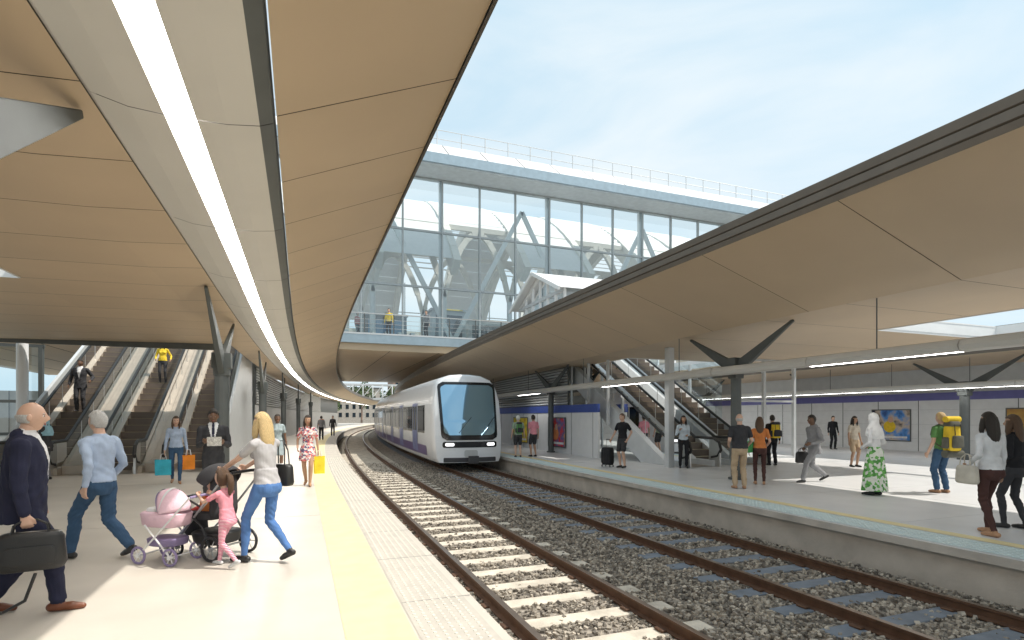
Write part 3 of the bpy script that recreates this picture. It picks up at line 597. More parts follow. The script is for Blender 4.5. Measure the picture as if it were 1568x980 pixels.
# right canopy
r=root('platform_canopy'); mb=MB()
panels(mb,7.52,4.92,10.4,3.98,-9,132,3,1)
xs=[10.4,12.0,14.3,15.7,17.5,19.3]
holes=[(14.3,19.3,3,10.21),(12.0,17.5,18.6,33.01)]
ylist=[-9,-6,-3,0,3,6,8.1,10.2,13.2,16.2,18.6,21,24,27,30,33]+list(range(36,133,3))
for ya,yb in zip(ylist[:-1],ylist[1:]):
    for xa,xb in zip(xs[:-1],xs[1:]):
        if any(xa>=h[0]-.01 and xb<=h[1]+.01 and ya>=h[2]-.01 and yb<=h[3]+.01 for h in holes): continue
        panels(mb,xa,3.98,xb,3.98,ya,yb,yb-ya,1)
mb.obj('soffit_panels',r); mb=MB()
mb.sweep([(7.52,4.92),(7.46,4.89),(7.44,4.98),(7.46,4.99),(7.43,5.01),(7.42,5.12),(7.45,5.13),(7.42,5.15),(7.40,5.27),(7.50,5.30),(7.52,5.22)],-9,132,1.5,FAS)
for h in holes:
    a,b,c,d=h
    mb.box(a-.03,a,c,d,3.96,4.36,WHS); mb.box(b,b+.03,c,d,3.96,4.36,WHS); mb.box(a,b,c-.03,c,3.96,4.36,WHS); mb.box(a,b,d,d+.03,3.96,4.36,WHS)
mb.sweep([(19.3,3.96),(19.36,3.96),(19.36,4.38)],-9,132,1.5,FAS)
mb.obj('edge_trim',r)
r=root('platform_canopy'); mb=MB(); panels(mb,22.6,3.95,34.6,3.95,-9,90,3,4); mb.sweep([(22.6,3.93),(22.54,3.93),(22.54,4.35)],-9,90,3,FAS); mb.obj('soffit_panels',r)
for yc in(-.3,11.7,23.7,35.7,47.7): ycol('canopy_column',10.9+C(yc),yc,3.0,3.97,1.85,w=.27)
ycol('canopy_column',24.3,13.9,2.8,3.93,1.95,w=.34); ycol('canopy_column',24.3,29,2.8,3.93,1.95,w=.28)
r=root('suspended_light'); mb=MB(); y=-6; k=0
while y<60:
    x=10.45; P=[(-.15,2.88),(-.11,2.80),(-.05,2.775),(.05,2.775),(.11,2.80),(.15,2.88),(.10,2.97),(0,3.0),(-.10,2.97)]
    mb.sweep([(x+p,q) for p,q in P],y+.01,y+2.99,1.5,[FIX,FIX,LED if k%3==1 else FIX,FIX,FIX,FIX,FIX,FIX,FIX],closed=True); 
    yy=y+1.5
    if k%2==0: mb.tube([(x+C(yy),yy,2.99),(x+C(yy),yy,4.0)],.012,STL,6)
    y+=3; k+=1
mb.obj('housing',r,smooth=35)
r=root('suspended_light'); mb=MB(); y=-3
while y<60:
    mb.sweep([(23.9+p,q) for p,q in P],y+.01,y+2.99,1.5,[FIX,FIX,LED,FIX,FIX,FIX,FIX,FIX,FIX],closed=True); mb.tube([(23.9+C(y+1.5),y+1.5,2.99),(23.9+C(y+1.5),y+1.5,3.94)],.012,STL,6); y+=3
mb.obj('housing',r,smooth=35)

# ------------------------------------------------------------ escalators
STEP=M('escalator_step',(.34,.29,.24),.5,.3,var=.1); RUB=M('handrail_rubber',(.02,.02,.02),.4,var=0); RIS=M('escalator_riser',(.16,.13,.11),.5,.3,var=.1)
def escalator(xc,y0,rise,clad=CREAM,hw=.5,y1ext=1.6):
    r=root('escalator'); sl=.577; run=rise/sl; n=int(run/.4)
    mb=MB(); v=[(y0-1.2,.012),(y0,.012)]
    for i in range(n): v+=[(y0+i*.4,(i+1)*.231),(y0+(i+1)*.4,(i+1)*.231)]
    v.append((y0+run+y1ext,n*.231)); 
    for i in range(len(v)-1):
        (ya,za),(yb_,zb)=v[i],v[i+1]
        mb.quad((xc-hw,ya,za),(xc+hw,ya,za),(xc+hw,yb_,zb),(xc-hw,yb_,zb),RIS if ya==yb_ else STEP)
    for i in range(n): mb.box(xc-hw,xc+hw,y0+i*.4-.004,y0+i*.4+.03,(i+1)*.231+.001,(i+1)*.231+.005,M('step_edge_yellow',(.5,.42,.2),.6))
    mb.obj('steps',r)
    yt=y0+run
    def off(h): return [(y0-1.2,h),(y0-.1,h),(yt,rise+h),(yt+y1ext,rise+h)]
    mb=MB()
    for s in(-1,1):
        a,b=sorted((xc+s*hw,xc+s*(hw+.24)))
        mb.prism(off(.20)+off(-.75)[::-1][:3]+[(y0+.6,-.0),(y0-1.2,.0)],a,b,clad)
    mb.obj('cladding',r,bevel=.01); mb=MB(); mh=MB()
    for s in(-1,1):
        x=xc+s*(hw+.11); lo=off(.20); hi=off(.92)
        for i in range(3): mb.quad((x,lo[i][0],lo[i][1]),(x,lo[i+1][0],lo[i+1][1]),(x,hi[i+1][0],hi[i+1][1]),(x,hi[i][0],hi[i][1]),GLB)
        pts=[(x,y0-1.0,.30),(x,y0-1.3,.36),(x,y0-1.45,.58),(x,y0-1.36,.82),(x,y0-1.1,.95),(x,y0-.15,.96)]
        k=8
        for i in range(1,k): pts.append((x,y0-.1+(run)*i/k,.96+rise*i/k))
        pts+=[(x,yt,rise+.96),(x,yt+y1ext-.3,rise+.96),(x,yt+y1ext,rise+.8)]
        mh.tube(pts,.05,RUB,8)
        mh.prism([(y0-1.42,.0),(y0-1.42,.55),(y0-1.3,.86),(y0-1.1,.90),(y0-.9,.9),(y0-.9,.0)],x-.03,x+.03,STEEL)
        for i in range(1,10):
            t=i/10; yy=y0+run*t; zz=rise*t; mh.tube([(x,yy,zz+.2),(x,yy,zz+.93)],.012,STEEL,5)
    mb.obj('glass_balustrade',r); mh.obj('handrails',r,smooth=40); return r
for xc in(-7.2,-5.15,-3.2): escalator(xc,YL,6.35)
escalator(12.5,YR,6.35,STLL,y1ext=6.3); escalator(14.6,YR,6.35,STLL,y1ext=6.3)
mb=MB(); mb.box(-8.2,-2.3,31.6,33.5,6.0,6.35,STLL); mb.box(11.3,16,27.3,33.5,5.8,6.1,STLL); mb.obj('escalator_landing')
r=root('escalator_side_wall'); mb=MB()
for a,b in((-6.46,-5.90),(-4.41,-3.95)): mb.prism([(19.6,0),(19.6,.25),(20.6,.35),(31.5,6.6),(31.5,5.6),(21.5,0)],a,b,CREAM)
mb.prism([(19.3,0),(19.3,.9),(20.4,1.0),(31.5,7.3),(31.5,0)],-2.42,-2.32,STLL)
mb.prism([(19.3,0),(19.3,.9),(20.4,1.0),(31.5,7.3),(31.5,0)],-8.1,-8.0,STLL); mb.obj('wall_panels',r,bevel=.01)
r=root('glazed_wall'); mb=MB()
for i in range(9):
    x=-8.3-i*1.7; mb.box(x-.06,x+.06,23.4,23.55,0,4.1,STL)
for z in(.05,1.1,2.2,4.1): mb.box(-23,-8.2,23.42,23.52,z-.05,z+.05,STL)
mb.obj('frames',r); mb=MB(); mb.quad((-23,23.47,0),(-8.2,23.47,0),(-8.2,23.47,4.1),(-23,23.47,4.1),GL); mb.obj('glass',r)
for x,y in((-8.6,22.9),(-11.2,22.9)):
    rr=root('hall_column'); mb=MB(); mb.tube([(x,y,0),(x,y,4.1)],.16,WHS,16); mb.tube([(x,y,0),(x,y,.08)],.22,STLL,16); mb.obj('shaft',rr,smooth=40)
mb=MB(); mb.box(-8.1,-2.3,40,40.3,0,5.6,M('hall_wall',(.5,.5,.48),.6)); 
for i in range(3): mb.box(-8+2*i,-8+2*i+.03,39.97,40,0,5.6,STL)
mb.box(-30,-8.1,46,46.3,0,3.4,M('hall_wall',(.5,.5,.48),.6))
for i in range(11): mb.box(-30+2*i,-30+2*i+.06,45.95,46,0,3.4,STL)
mb.obj('hall_wall')
r=root('louvre_wall'); mb=MB(); mb.sweep([(-2.6,0),(-2.6,2.3)],31.6,100,1.5,M('wall_panel_grey',(.45,.45,.44),.5)); mb.sweep([(-2.62,2.3),(-2.62,4.3)],31.6,100,1.5,STL)
for i in range(14): z=2.35+i*.14; mb.sweep([(-2.55,z),(-2.50,z+.06),(-2.58,z+.1)],31.6,80,1.5,STLL)
mb.obj('louvres',r)
WP=M('wall_enamel_white',(.78,.78,.78),.35,var=.03); BLU=M('band_blue',(.05,.09,.34),.4)
r=root('platform_wall'); mb=MB(); x=11.15
mb.box(x,x+.1,19.6,30,0,1.86,WP,True); mb.box(x,x+.1,30,60,0,1.86,WP,True); mb.box(x-.03,x+.1,19.6,30,1.862,2.2,BLU,True); mb.box(x-.03,x+.1,30,60,1.862,2.2,BLU,True)
mb.box(x+.04,x+.1,22.4,30,2.202,3.95,STL,True); mb.box(x+.04,x+.1,30,60,2.202,3.95,STL,True)
for i in range(13): z=2.24+i*.13; mb.sweep([(x+.03,z),(x-.02,z+.03),(x+.02,z+.09)],22.4,60,1.5,STLL)
for y in range(20,44,2): mb.box(x-.006,x,y,y+.02,0,1.86,STL,True)
mb.obj('wall_panels',r)
def poster(x,y0,y1,z0,z1,cols,sc,nm):
    r=root('poster'); mb=MB(); mb.box(x-.04,x-.015,y0-.05,y1+.05,z0-.05,z1+.05,STL); mb.obj('frame',r); mb=MB(); mb.quad((x-.044,y0,z0),(x-.044,y1,z0),(x-.044,y1,z1),(x-.044,y0,z1),pattern('poster_art_'+nm,'noise',cols,sc)); 
    mb.obj('print',r); mb=MB(); ym=(y0+y1)/2
    mb.quad((x-.048,y0+.12,z0+.1),(x-.048,y1-.12,z0+.1),(x-.048,y1-.12,z0+.2),(x-.048,y0+.12,z0+.2),white); mb.ell((x-.046,ym,z0+.85*(z1-z0)*.8),(.004,.14,.17),SK1); mb.ell((x-.046,ym+.05,z0+.45*(z1-z0)),(.003,.32,.3),cl('poster_suit',.7,.25,.1) if nm=='a' else yellow)
    mb.obj('figure',r)
xo=11.15+C(22.6); poster(xo,22.6,24.4,.3,1.6,[(.05,.02,.02),(.65,.04,.03),(.1,.12,.3),(.7,.3,.1)],1.7,'a'); poster(11.15+C(27.4),27.4,29.4,.3,1.6,[(.5,.3,.05),(.85,.65,.05),(.1,.1,.1)],2,'b'); poster(11.15+C(32.5),32.5,34.4,.3,1.6,[(.1,.3,.5),(.6,.6,.6),(.1,.1,.1)],2,'c')
r=root('platform_wall'); mb=MB(); mb.box(28,28.1,-10,70,0,2.45,M('far_wall_panel',(.78,.79,.80),.45,var=.04)); mb.box(27.96,28.1,-10,70,2.452,2.8,M('band_violet',(.16,.16,.42),.4)); mb.box(28.0,28.1,-10,70,2.802,3.95,STLL)
for i in range(36): mb.box(27.99,28,-10+2*i,-10+2*i+.03,0,2.45,STL)
for z in(.6,1.3,2.0): mb.box(27.985,28,-10,70,z,z+.012,STLL)
mb.obj('wall_panels',r); poster(28,18.4,20.3,.5,2.0,[(.03,.05,.2),(.1,.3,.7),(.6,.5,.4),(.02,.02,.05)],1.6,'d'); poster(28,12.6,14.4,.5,2.0,[(.3,.1,.05),(.6,.4,.1)],1.6,'e')
r=root('escalator_enclosure'); mb=MB(); mg=MB()
mb.box(11.35,11.57,15.2,15.42,0,3.97,STLL)
for x in(15.75,17.3,18.9):
    mb.box(x-.06,x+.06,17.0,17.12,0,3.97,STLL)
for z in(.05,2.3,3.93): mb.box(15.7,18.95,17.02,17.1,z-.04,z+.04,STLL)
mg.quad((15.75,17.06,0),(18.9,17.06,0),(18.9,17.06,3.97),(15.75,17.06,3.97),GL)
for i in range(7):
    y=20+i*1.9; mb.box(16.0,16.1,y-.05,y+.05,0,3.97,STLL)
mg.quad((16.05,18,0),(16.05,33,0),(16.05,33,3.97),(16.05,18,3.97),GL)
for i in range(5):
    y=19.4+i*1.6; mb.box(11.5,11.6,y-.05,y+.05,(y-YR)*.577-.5,3.97,STLL)
mb.obj('frames',r); mg.obj('glass',r)

# ------------------------------------------------------------ concourse
r=root('concourse_building'); mb=MB(); X0,X1,Yf=-22,56,33.5
mb.box(X0,X1,Yf,64,5.60,6.30,SOF); mb.box(X0,X1,Yf-.25,Yf-.003,6.0,6.5,M('deck_edge_beam',(.32,.40,.45),.4,.3)); mb.box(X0,X1,Yf-.26,64,6.503,6.6,STLL)
x=X0
while x<X1:
    mb.box(x,x+.02,Yf,64,5.585,5.598,DARK); x+=3
mb.obj('deck',r)
mb=MB(); MUL=M('mullion',(.34,.37,.38),.4,.3)
x=X0; k=0; yg=35.2
while x<=X1:
    mb.box(x-.05,x+.05,yg-.1,yg+.1,6.6,17.0,MUL); 
    if k%3==0: mb.box(x-.13,x+.13,yg+.2,yg+.46,6.6,17.2,WHS)
    x+=2.55;k+=1
for z in(10.0,13.6,17.0): mb.box(X0,X1,yg-.07,yg+.07,z-.06,z+.06,MUL)
x=X0; yb=63.5
while x<=X1: mb.box(x-.05,x+.05,yb-.1,yb+.1,6.6,17,MUL); x+=2.55
for z in(9.6,13.6): mb.box(X0,X1,yb-.07,yb+.07,z-.05,z+.05,MUL)
mb.box(X0,X1,yb+.15,yb+.3,6.6,11.5,M('interior_panel',(.70,.66,.58),.6,var=.10,vs=.3))
mb.obj('curtain_wall_frames',r); mb=MB(); mb.quad((X0,yg,6.6),(X1,yg,6.6),(X1,yg,17),(X0,yg,17),glass('facade_glass',(.88,.94,.95),.08,gc=(.85,.95,1))); mb.obj('glass',r)
mb=MB(); RP=M('roof_panel_white',(.72,.72,.72),.45,var=.04,vs=.6); x=X0; EV=M('eave_soffit',(.5,.55,.58),.5)
mb.box(X0,X1,Yf-.3,yg+.5,17.05,17.5,EV); mb.box(X0,X1,Yf-.45,Yf-.303,17.15,17.75,M('gutter_blue_grey',(.35,.45,.52),.4,.2))
while x<X1:
    mb.add([(x+.03,Yf-.3,17.75),(x+2.52,Yf-.3,17.75),(x+2.52,35.2,19.3),(x+.03,35.2,19.3),(x+.03,37.0,20.0),(x+2.52,37,20.0)],[(0,1,2,3),(3,2,5,4)],RP); x+=2.55
mb.add([(X0,Yf-.28,17.70),(X1,Yf-.28,17.70),(X1,35.2,19.25),(X0,35.2,19.25),(X0,37.0,19.95),(X1,37,19.95)],[(0,1,2,3),(3,2,5,4)],STL)
IR=M('arch_rib_white',(.80,.77,.71),.45,var=.03); LV=M('roof_louvre',(.80,.80,.79),.5,var=.03)
# transverse arched ribs springing from the facade side, with louvred rooflights in alternate bays
def arc(t): return 36.2+27*t, 10.2+9.6*math.sin(math.pi*min(t*.93+.035,1))**.8
x=X0+1.2; k=0
while x<X1:
    pts=[(x,*arc(i/26)) for i in range(27)]
    for a,b in zip(pts[:-1],pts[1:]): mb.beam((a[0],a[1],a[2]-.1),(b[0],b[1],b[2]-.1),.5,1.25,IR)
    # longitudinal arched trusses between the columns (curved in the facade direction)
    for yq in(39.5,47.0):
        q=[(x+5.1*i/12,yq,10.4+4.9*math.sin(math.pi*i/12)**.8) for i in range(13)]
        for a,b in zip(q[:-1],q[1:]): mb.beam(a,b,.28,.42,IR)
        mb.tube([(x,yq,6.6),(x,yq,10.7)],.2,WHS,12)
        mb.box(x,x+5.1,yq-.12,yq+.12,15.4,15.75,IR)
    if k%2==0: mb.beam((x,37.0,6.8),(x+5.1,37.0,16.4),.2,.30,WHS)
    else: mb.beam((x+5.1,37.0,6.8),(x,37.0,16.4),.2,.30,WHS)
    if k%2==0:
        n_=34
        for i in range(n_):
            t0=.12+.7*i/n_; a=arc(t0); b=arc(t0+.010); mb.add([(x+.25,a[0],a[1]+.5),(x+4.85,a[0],a[1]+.5),(x+4.85,b[0],b[1]+.62),(x+.25,b[0],b[1]+.62)],[(0,1,2,3)],LV)
    else:
        q=[arc(i/20) for i in range(21)]
        for a,b in zip(q[:-1],q[1:]): mb.add([(x+.25,a[0],a[1]+.5),(x+4.85,a[0],a[1]+.5),(x+4.85,b[0]-.06,b[1]+.5),(x+.25,b[0]-.06,b[1]+.5)],[(0,1,2,3)],LV)
    x+=5.1;k+=1
mb.obj('roof',r)
mb=MB(); x=X0
while x<X1:
    mb.tube([(x,36.6,19.8),(x,36.6,21.0)],.035,STLL,5); mb.box(x-.03,x+.03,Yf-.2,Yf-.14,6.6,7.75,STL); x+=1.7
for z in(20.4,21.0): mb.tube([(X0,36.6,z),(X1,36.6,z)],.03,STLL,5)
mb.box(X0,X1,Yf-.21,Yf-.13,7.72,7.78,STEEL)
for z in(6.9,7.15,7.4): mb.box(X0,X1,Yf-.18,Yf-.16,z,z+.02,STEEL)
mb.obj('railings',r); mb=MB(); mb.quad((X0,Yf-.17,6.65),(X1,Yf-.17,6.65),(X1,Yf-.17,7.7),(X0,Yf-.17,7.7),GLB); mb.obj('balcony_glass',r)
mb=MB(); dk=M('kiosk_dark',(.08,.09,.11),.4); yk=M('sign_yellow',(.75,.6,.1),.5)
for x,y,w,h,m in((-1,42,4,2.6,STLL),(4.5,43,3.2,2.8,dk),(9,40,2.6,2.9,STLL),(13,44,5,3,STLL),(20,42,4,2.7,dk),(27,40,3,2.8,WHS),(33,41,4,2.8,dk)):
    mb.box(x,x+w,y,y+2.4,6.6,6.6+h,m); mb.box(x-.1,x+w+.1,y-.15,y+2.5,6.6+h+.003,6.75+h,STLL); mb.box(x+.3,x+w-.3,y-.03,y-.003,7.5,6.3+h,dk if m is not dk else M('screen_blue',(.1,.25,.45),.3)); mb.box(x+.3,x+w-.3,y-.18,y-.153,6.63+h,6.72+h,yk)
for i in range(9): mb.box(1+i*.9,1.25+i*.9,39,40.6,6.6,7.6,STEEL)
mb.obj('kiosks_and_gates',r)
# gabled escalator pavilion rising above the island canopy
r=root('escalator_pavilion'); mb=MB(); mg=MB(); a,b,y0,y1=12.2,22.0,24.6,30.6; ze=8.0; zr=9.35; ym=(y0+y1)/2
for i in range(7):
    x=a+(b-a)*i/6
    for y in(y0,y1): mb.box(x-.06,x+.06,y-.06,y+.06,4.4,ze,WHS)
    mb.beam((x,y0,ze),(x,ym,zr),.12,.16,WHS); mb.beam((x,y1,ze),(x,ym,zr),.12,.16,WHS)
for i in range(1,6):
    y=y0+(y1-y0)*i/6; mb.box(a-.06,a+.06,y-.06,y+.06,4.4,ze+(zr-ze)*(1-abs(y-ym)/(ym-y0)),WHS)
mb.box(a-.07,a+.07,y0,y1,ze-.1,ze+.06,STLL); mb.box(a-.06,a+.06,y0,y1,6.35,6.5,STLL); mb.box(a,b,y0-.07,y0+.07,6.35,6.5,STLL)
mg.add([(a,y0,4.4),(a,y1,4.4),(a,y1,ze),(a,ym,zr),(a,y0,ze)],[(0,1,2,3,4)],GL); mg.quad((a,y0,4.4),(b,y0,4.4),(b,y0,ze),(a,y0,ze),GL); mg.quad((a,y1,4.4),(b,y1,4.4),(b,y1,ze),(a,y1,ze),GL)
mb.add([(a-.5,y0-.4,ze-.02),(b,y0-.4,ze-.02),(b,ym,zr+.14),(a-.5,ym,zr+.14),(a-.5,y1+.4,ze-.02),(b,y1+.4,ze-.02)],[(0,1,2,3),(3,2,5,4)],RP)
mb.beam((a-.5,y0-.4,ze-.08),(a-.5,ym,zr+.08),.1,.18,WHS); mb.beam((a-.5,y1+.4,ze-.08),(a-.5,ym,zr+.08),.1,.18,WHS)
mb.obj('frame_and_roof',r); mg.obj('glass',r)

# ------------------------------------------------------------ train
TW=M('train_white',(.82,.84,.87),.22,var=.02); TG=M('train_glass_dark',(.02,.03,.04),.06,var=0); TP=M('train_purple',(.10,.06,.22),.3); TD=M('train_underframe',(.06,.06,.065),.6); TB=M('train_black_mask',(.015,.017,.02),.15,var=0)
WS=M('windscreen',(.30,.50,.66),.05,.7,var=0); LMP=M('headlamp',(1,1,1),.3,var=0,emis=1.2); DOOR=M('train_door_blue',(.16,.2,.42),.3)  # windscreen's pale blue: sky reflection put into the base colour
TC,ZR,YT=6.34,-.445,21.4
H=[(1.30,.28),(1.40,.45),(1.45,.9),(1.47,1.5),(1.47,2.5),(1.44,2.95),(1.32,3.40),(1.08,3.70),(.64,3.86),(.2,3.90)]
sec=H+[(-x,z) for x,z in H[::-1]]
FW=.94
def rake(z): return 0 if z<1.15 else .18*(z-1.15)**1.3
def fy(x,z): return YT+rake(z)+.20*(abs(x)/1.2)**2.4
r=root('train')
def tv(x,y,z): return (TC+x+C(y),y,z+ZR)
mb=MB(); rings=[]
for i in range(9):
    th=math.pi/2*i/8; sx=FW+(1-FW)*math.sin(th); rings.append([tv(x*sx,fy(x*FW,z)+.55*(1-math.cos(th)),z*(.97+.03*math.sin(th)) if z>2 else z) for x,z in sec])
for y in (YT+1.7,YT+3.4)+tuple(YT+5.2+1.5*i for i in range(10)): rings.append([tv(x,y+ (rake(z) if y<YT+2 else 0),z) for x,z in sec])
mb.loft(rings,TW,cap=False)
nx=14; rows=[]
for (x,z) in H: 
    zz=z*.97 if z>2 else z
    rows.append([tv(-x*FW+2*x*FW*j/nx,fy(-x*FW+2*x*FW*j/nx,z),zz) for j in range(nx+1)])
mb.loft(rows,TW,cap=False,closed=False)
ncar=4
for c in range(1,ncar):
    ys=YT+19.0+ (c-1)*20.2; rs=[]
    for k in range(14): rs.append([tv(x,ys+k*1.5,z) for x,z in sec])
    mb.loft(rs,TW)
    rs=[[tv(x*.9,ys-.7+q,.4+(z-.4)*.92) for x,z in sec] for q in(-.1,.8)]; mb.loft(rs,TD)
mb.obj('body',r,smooth=35)
def fpatch(x0,x1,z0,z1,m,off,rc=.15,tp=0,nx=16,nz=12):
    v=[];f=[]
    for i in range(nz+1):
        z=z0+(z1-z0)*i/nz; dz=min(z-z0,z1-z); ins=0 if dz>=rc else rc-math.sqrt(max(rc*rc-(rc-dz)**2,0)); k=tp*(1-i/nz)
        for j in range(nx+1): x=x0+ins+k+(x1-x0-2*ins-2*k)*j/nx; v.append(tv(x,fy(x,z)-off,z*.97 if z>2 else z))
    for i in range(nz):
        for j in range(nx): q=i*(nx+1)+j; f.append((q,q+1,q+nx+2,q+nx+1))
    M_.add(v,f,m)
M_=MB(); fpatch(-1.24,1.24,1.18,3.66,TB,.012,.22,.06,nz=24); fpatch(-1.13,1.13,1.38,3.54,WS,.022,.2,.06,nz=24)
fpatch(-1.14,1.14,.88,1.12,TB,.014,.08); fpatch(-1.04,-.68,.94,1.07,LMP,.022,.05,nx=6,nz=5); fpatch(.68,1.04,.94,1.07,LMP,.022,.05,nx=6,nz=5)
fpatch(-1.1,1.1,.30,.48,TD,.012,.03); fpatch(-.28,.28,.5,.78,STLL,.012,.05,nx=6,nz=5); M_.obj('front_glazing',r,smooth=50)
mb=MB()
for p in((-.5,1.44),(.5,1.44)): mb.tube([tv(p[0],fy(p[0],1.44)-.03,1.46),tv(p[0]+.55,fy(p[0]+.3,2.2)-.05,2.1)],.012,TB,5)
mb.tube([tv(0,YT-.35,.42),tv(0,YT+.4,.42)],.12,TD,10); mb.box(TC-.2+C(YT),TC+.2+C(YT),YT-.42,YT-.3,-.18,.12,TD)
mb.obj('wipers_and_coupler',r,smooth=40)
mb=MB()
def sp(s,y0,y1,z0,z1,m,off):
    n=max(1,int((y1-y0)/1.0)); v=[];f=[]
    def xx(z): return float(np.interp(z,[.45,.9,1.5,2.5,2.95],[1.40,1.45,1.47,1.47,1.44]))
    zs=[z0]+[q for q in(.9,1.5,2.5) if z0<q<z1]+[z1]; m_=len(zs)
    for i in range(n+1):
        y=y0+(y1-y0)*i/n; v+=[tv(s*(xx(q)+off),y,q) for q in zs]
    for i in range(n):
        for j in range(m_-1): f.append((m_*i+j,m_*i+j+1,m_*(i+1)+j+1,m_*(i+1)+j))
    mb.add(v,f,m)
for s in(-1,1):
    for c in range(ncar):
        a=YT+1.9 if c==0 else YT+19.0+(c-1)*20.2+.1; e_=a+(16.6 if c==0 else 19.2)
        sp(s,a,e_,.48,.90,TP,.012); sp(s,a+.3,e_-.2,1.42,2.62,TB,.008)
        y=a+.5; k=0
        while y+1.5<e_:
            if k%3==1: 
                sp(s,y,y+1.4,.56,2.75,DOOR,.018); sp(s,y+.12,y+.62,1.5,2.6,TG,.024); sp(s,y+.78,y+1.28,1.5,2.6,TG,.024); sp(s,y+.69,y+.71,.56,2.75,TD,.024)
            else: sp(s,y+.05,y+1.45,1.55,2.52,TG,.02); sp(s,y+1.47,y+1.55,1.42,2.62,TW,.02)
            y+=1.6;k+=1
        for yb_ in(a+1.5,e_-3.5):
            for w in(0,2.2):
                mb.torus(tv(s*.78,yb_+w,.42),(1,0,0),.36,.07,TD,18); mb.tube([tv(s*.74,yb_+w,.42),tv(s*.82,yb_+w,.42)],.34,RAIL,16)
            mb.box(TC+s*.95+C(yb_)-.06,TC+s*.95+C(yb_)+.06,yb_-.5,yb_+2.7,ZR+.35,ZR+.6,TD)
mb.obj('side_glazing_and_bogies',r)

# ------------------------------------------------------------ far background
r=root('footbridge'); mb=MB(); yy=118
mb.box(-20,40,yy,yy+3,5.2,5.6,STLL); mb.box(-20,40,yy,yy+3,8.2,8.5,STLL)
x=-20
while x<40: mb.box(x,x+.2,yy-.05,yy,5.6,8.2,WHS); mb.beam((x,yy,5.6),(x+2,yy,8.2),.1,.1,WHS); x+=2
for x in(-6,22): mb.box(x,x+.8,yy+1,yy+2,-.8,5.2,FACE)
mb.obj('span',r)
BR=M('distant_brick',(.32,.22,.17),.8,var=.15)
for i,(x,w,h,y) in enumerate(((-30,18,14,190),(-8,14,9,200),(12,16,12,210),(34,22,16,220),(62,25,12,200),(-60,24,11,190))):
    r=root('distant_building'); mb=MB(); mb.box(x,x+w,y,y+14,-.85,h,BR if i%2 else FACE); mb.box(x-.3,x+w+.3,y-.3,y+14.3,h+.003,h+.5,STL)
    q=x+1
    while q<x+w-1.5:
        z=1.5
        while z<h-2: mb.box(q,q+1.1,y-.06,y-.003,z,z+1.6,TG); z+=3
        q+=2.4
    mb.obj('walls',r)
LF=M('foliage_green',(.07,.11,.04),.9,var=.4,vs=1.2)
def tree(x,y,h):
    r=root('tree',(x,y,-.85)); mb=MB(); mb.tube([(0,0,0),(.1,0,h*.3),(0,.1,h*.6)],[.3,.22,.1],BR,8)
    for k in range(5): a=k*1.26; mb.tube([(0,0,h*(.35+.05*k)),(h*.2*math.cos(a),h*.2*math.sin(a),h*(.6+.05*k))],[.1,.04],BR,5)
    for k in range(900):
        u=np.random.randn(3); u/=np.linalg.norm(u); rr=np.random.rand()**.4; blob=.75+.25*math.sin(5*u[0]+3*u[2]+x)
        c=Vector((u[0]*h*.3*rr*blob,u[1]*h*.3*rr*blob,h*.66+u[2]*h*.33*rr*blob)); q=Vector(np.random.randn(3)).normalized()*.3; w=Vector(np.random.randn(3)).normalized()*.3
        mb.quad(c-q,c+w,c+q,c-w,LF)
    mb.obj('crown',r)
for x,y,h in((8,150,11),(2,165,12),(16,160,13),(-6,155,10),(24,158,12),(-34,66,11)): tree(x,y,h)

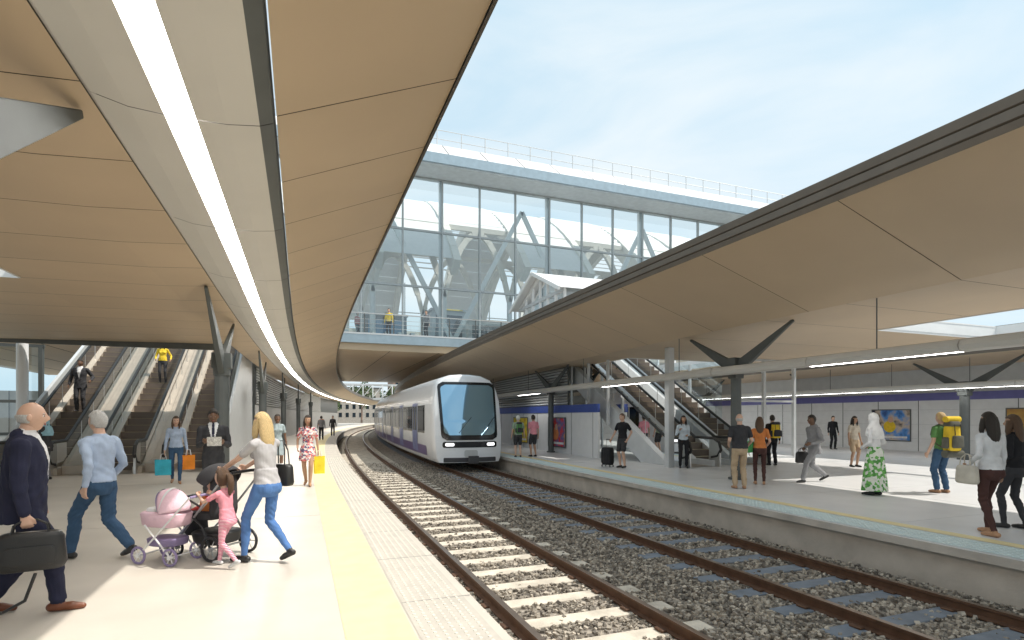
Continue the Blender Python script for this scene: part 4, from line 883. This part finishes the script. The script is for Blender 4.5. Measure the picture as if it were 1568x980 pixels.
# ------------------------------------------------------------ world, sun, camera
w=bpy.data.worlds.new('World'); scn.world=w; w.use_nodes=True; nt=w.node_tree; bg=nt.nodes['Background']
S=Vector((.62,-.25,.94)).normalized()
sky=nt.nodes.new('ShaderNodeTexSky'); sky.sky_type='NISHITA'; sky.sun_disc=False; sky.sun_elevation=math.asin(S.z); sky.sun_rotation=math.atan2(S.x,S.y); sky.dust_density=2.0; sky.air_density=1.0; sky.ozone_density=1
tc=nt.nodes.new('ShaderNodeTexCoord'); mp=nt.nodes.new('ShaderNodeMapping'); mp.inputs['Scale'].default_value=(1.0,1.0,3.0); mp.inputs['Rotation'].default_value=(.25,.3,.5)
nz=nt.nodes.new('ShaderNodeTexNoise'); nz.inputs['Scale'].default_value=1.5; nz.inputs['Detail'].default_value=9; nz.inputs['Roughness'].default_value=.52; nz.inputs['Distortion'].default_value=.9
rp=nt.nodes.new('ShaderNodeValToRGB'); rp.color_ramp.elements[0].position=.36; rp.color_ramp.elements[0].color=(.05,.05,.05,1); rp.color_ramp.elements[1].position=.70; rp.color_ramp.elements[1].color=(.9,.9,.9,1)
m1=nt.nodes.new('ShaderNodeMixRGB'); m1.inputs[0].default_value=.85; m1.inputs[2].default_value=(4.5,6.0,6.9,1)
mx=nt.nodes.new('ShaderNodeMixRGB'); mx.inputs[2].default_value=(6.6,6.9,7.0,1)
L_=nt.links.new; L_(tc.outputs['Generated'],mp.inputs[0]); L_(mp.outputs[0],nz.inputs['Vector']); L_(nz.outputs[0],rp.inputs[0]); L_(rp.outputs[0],mx.inputs[0]); L_(sky.outputs[0],m1.inputs[1]); L_(m1.outputs[0],mx.inputs[1]); L_(mx.outputs[0],bg.inputs[0]); bg.inputs[1].default_value=.148
sl=bpy.data.lights.new('sun','SUN'); sl.energy=4.8; sl.angle=R(.6); sl.color=(1,.94,.85); so=bpy.data.objects.new('sun',sl); scn.collection.objects.link(so); so.rotation_euler=S.to_track_quat('Z','Y').to_euler()
cam=bpy.data.cameras.new('camera'); co=bpy.data.objects.new('camera',cam); scn.collection.objects.link(co); scn.camera=co
co.location=(0,0,1.68); co.rotation_euler=(R(90),0,-R(20.93)); cam.sensor_width=36; cam.lens=847/1568*36; cam.shift_y=148/1568; cam.clip_end=3000; cam.clip_start=.05
scn.view_settings.view_transform='Standard'; scn.view_settings.look='None'; scn.view_settings.exposure=0
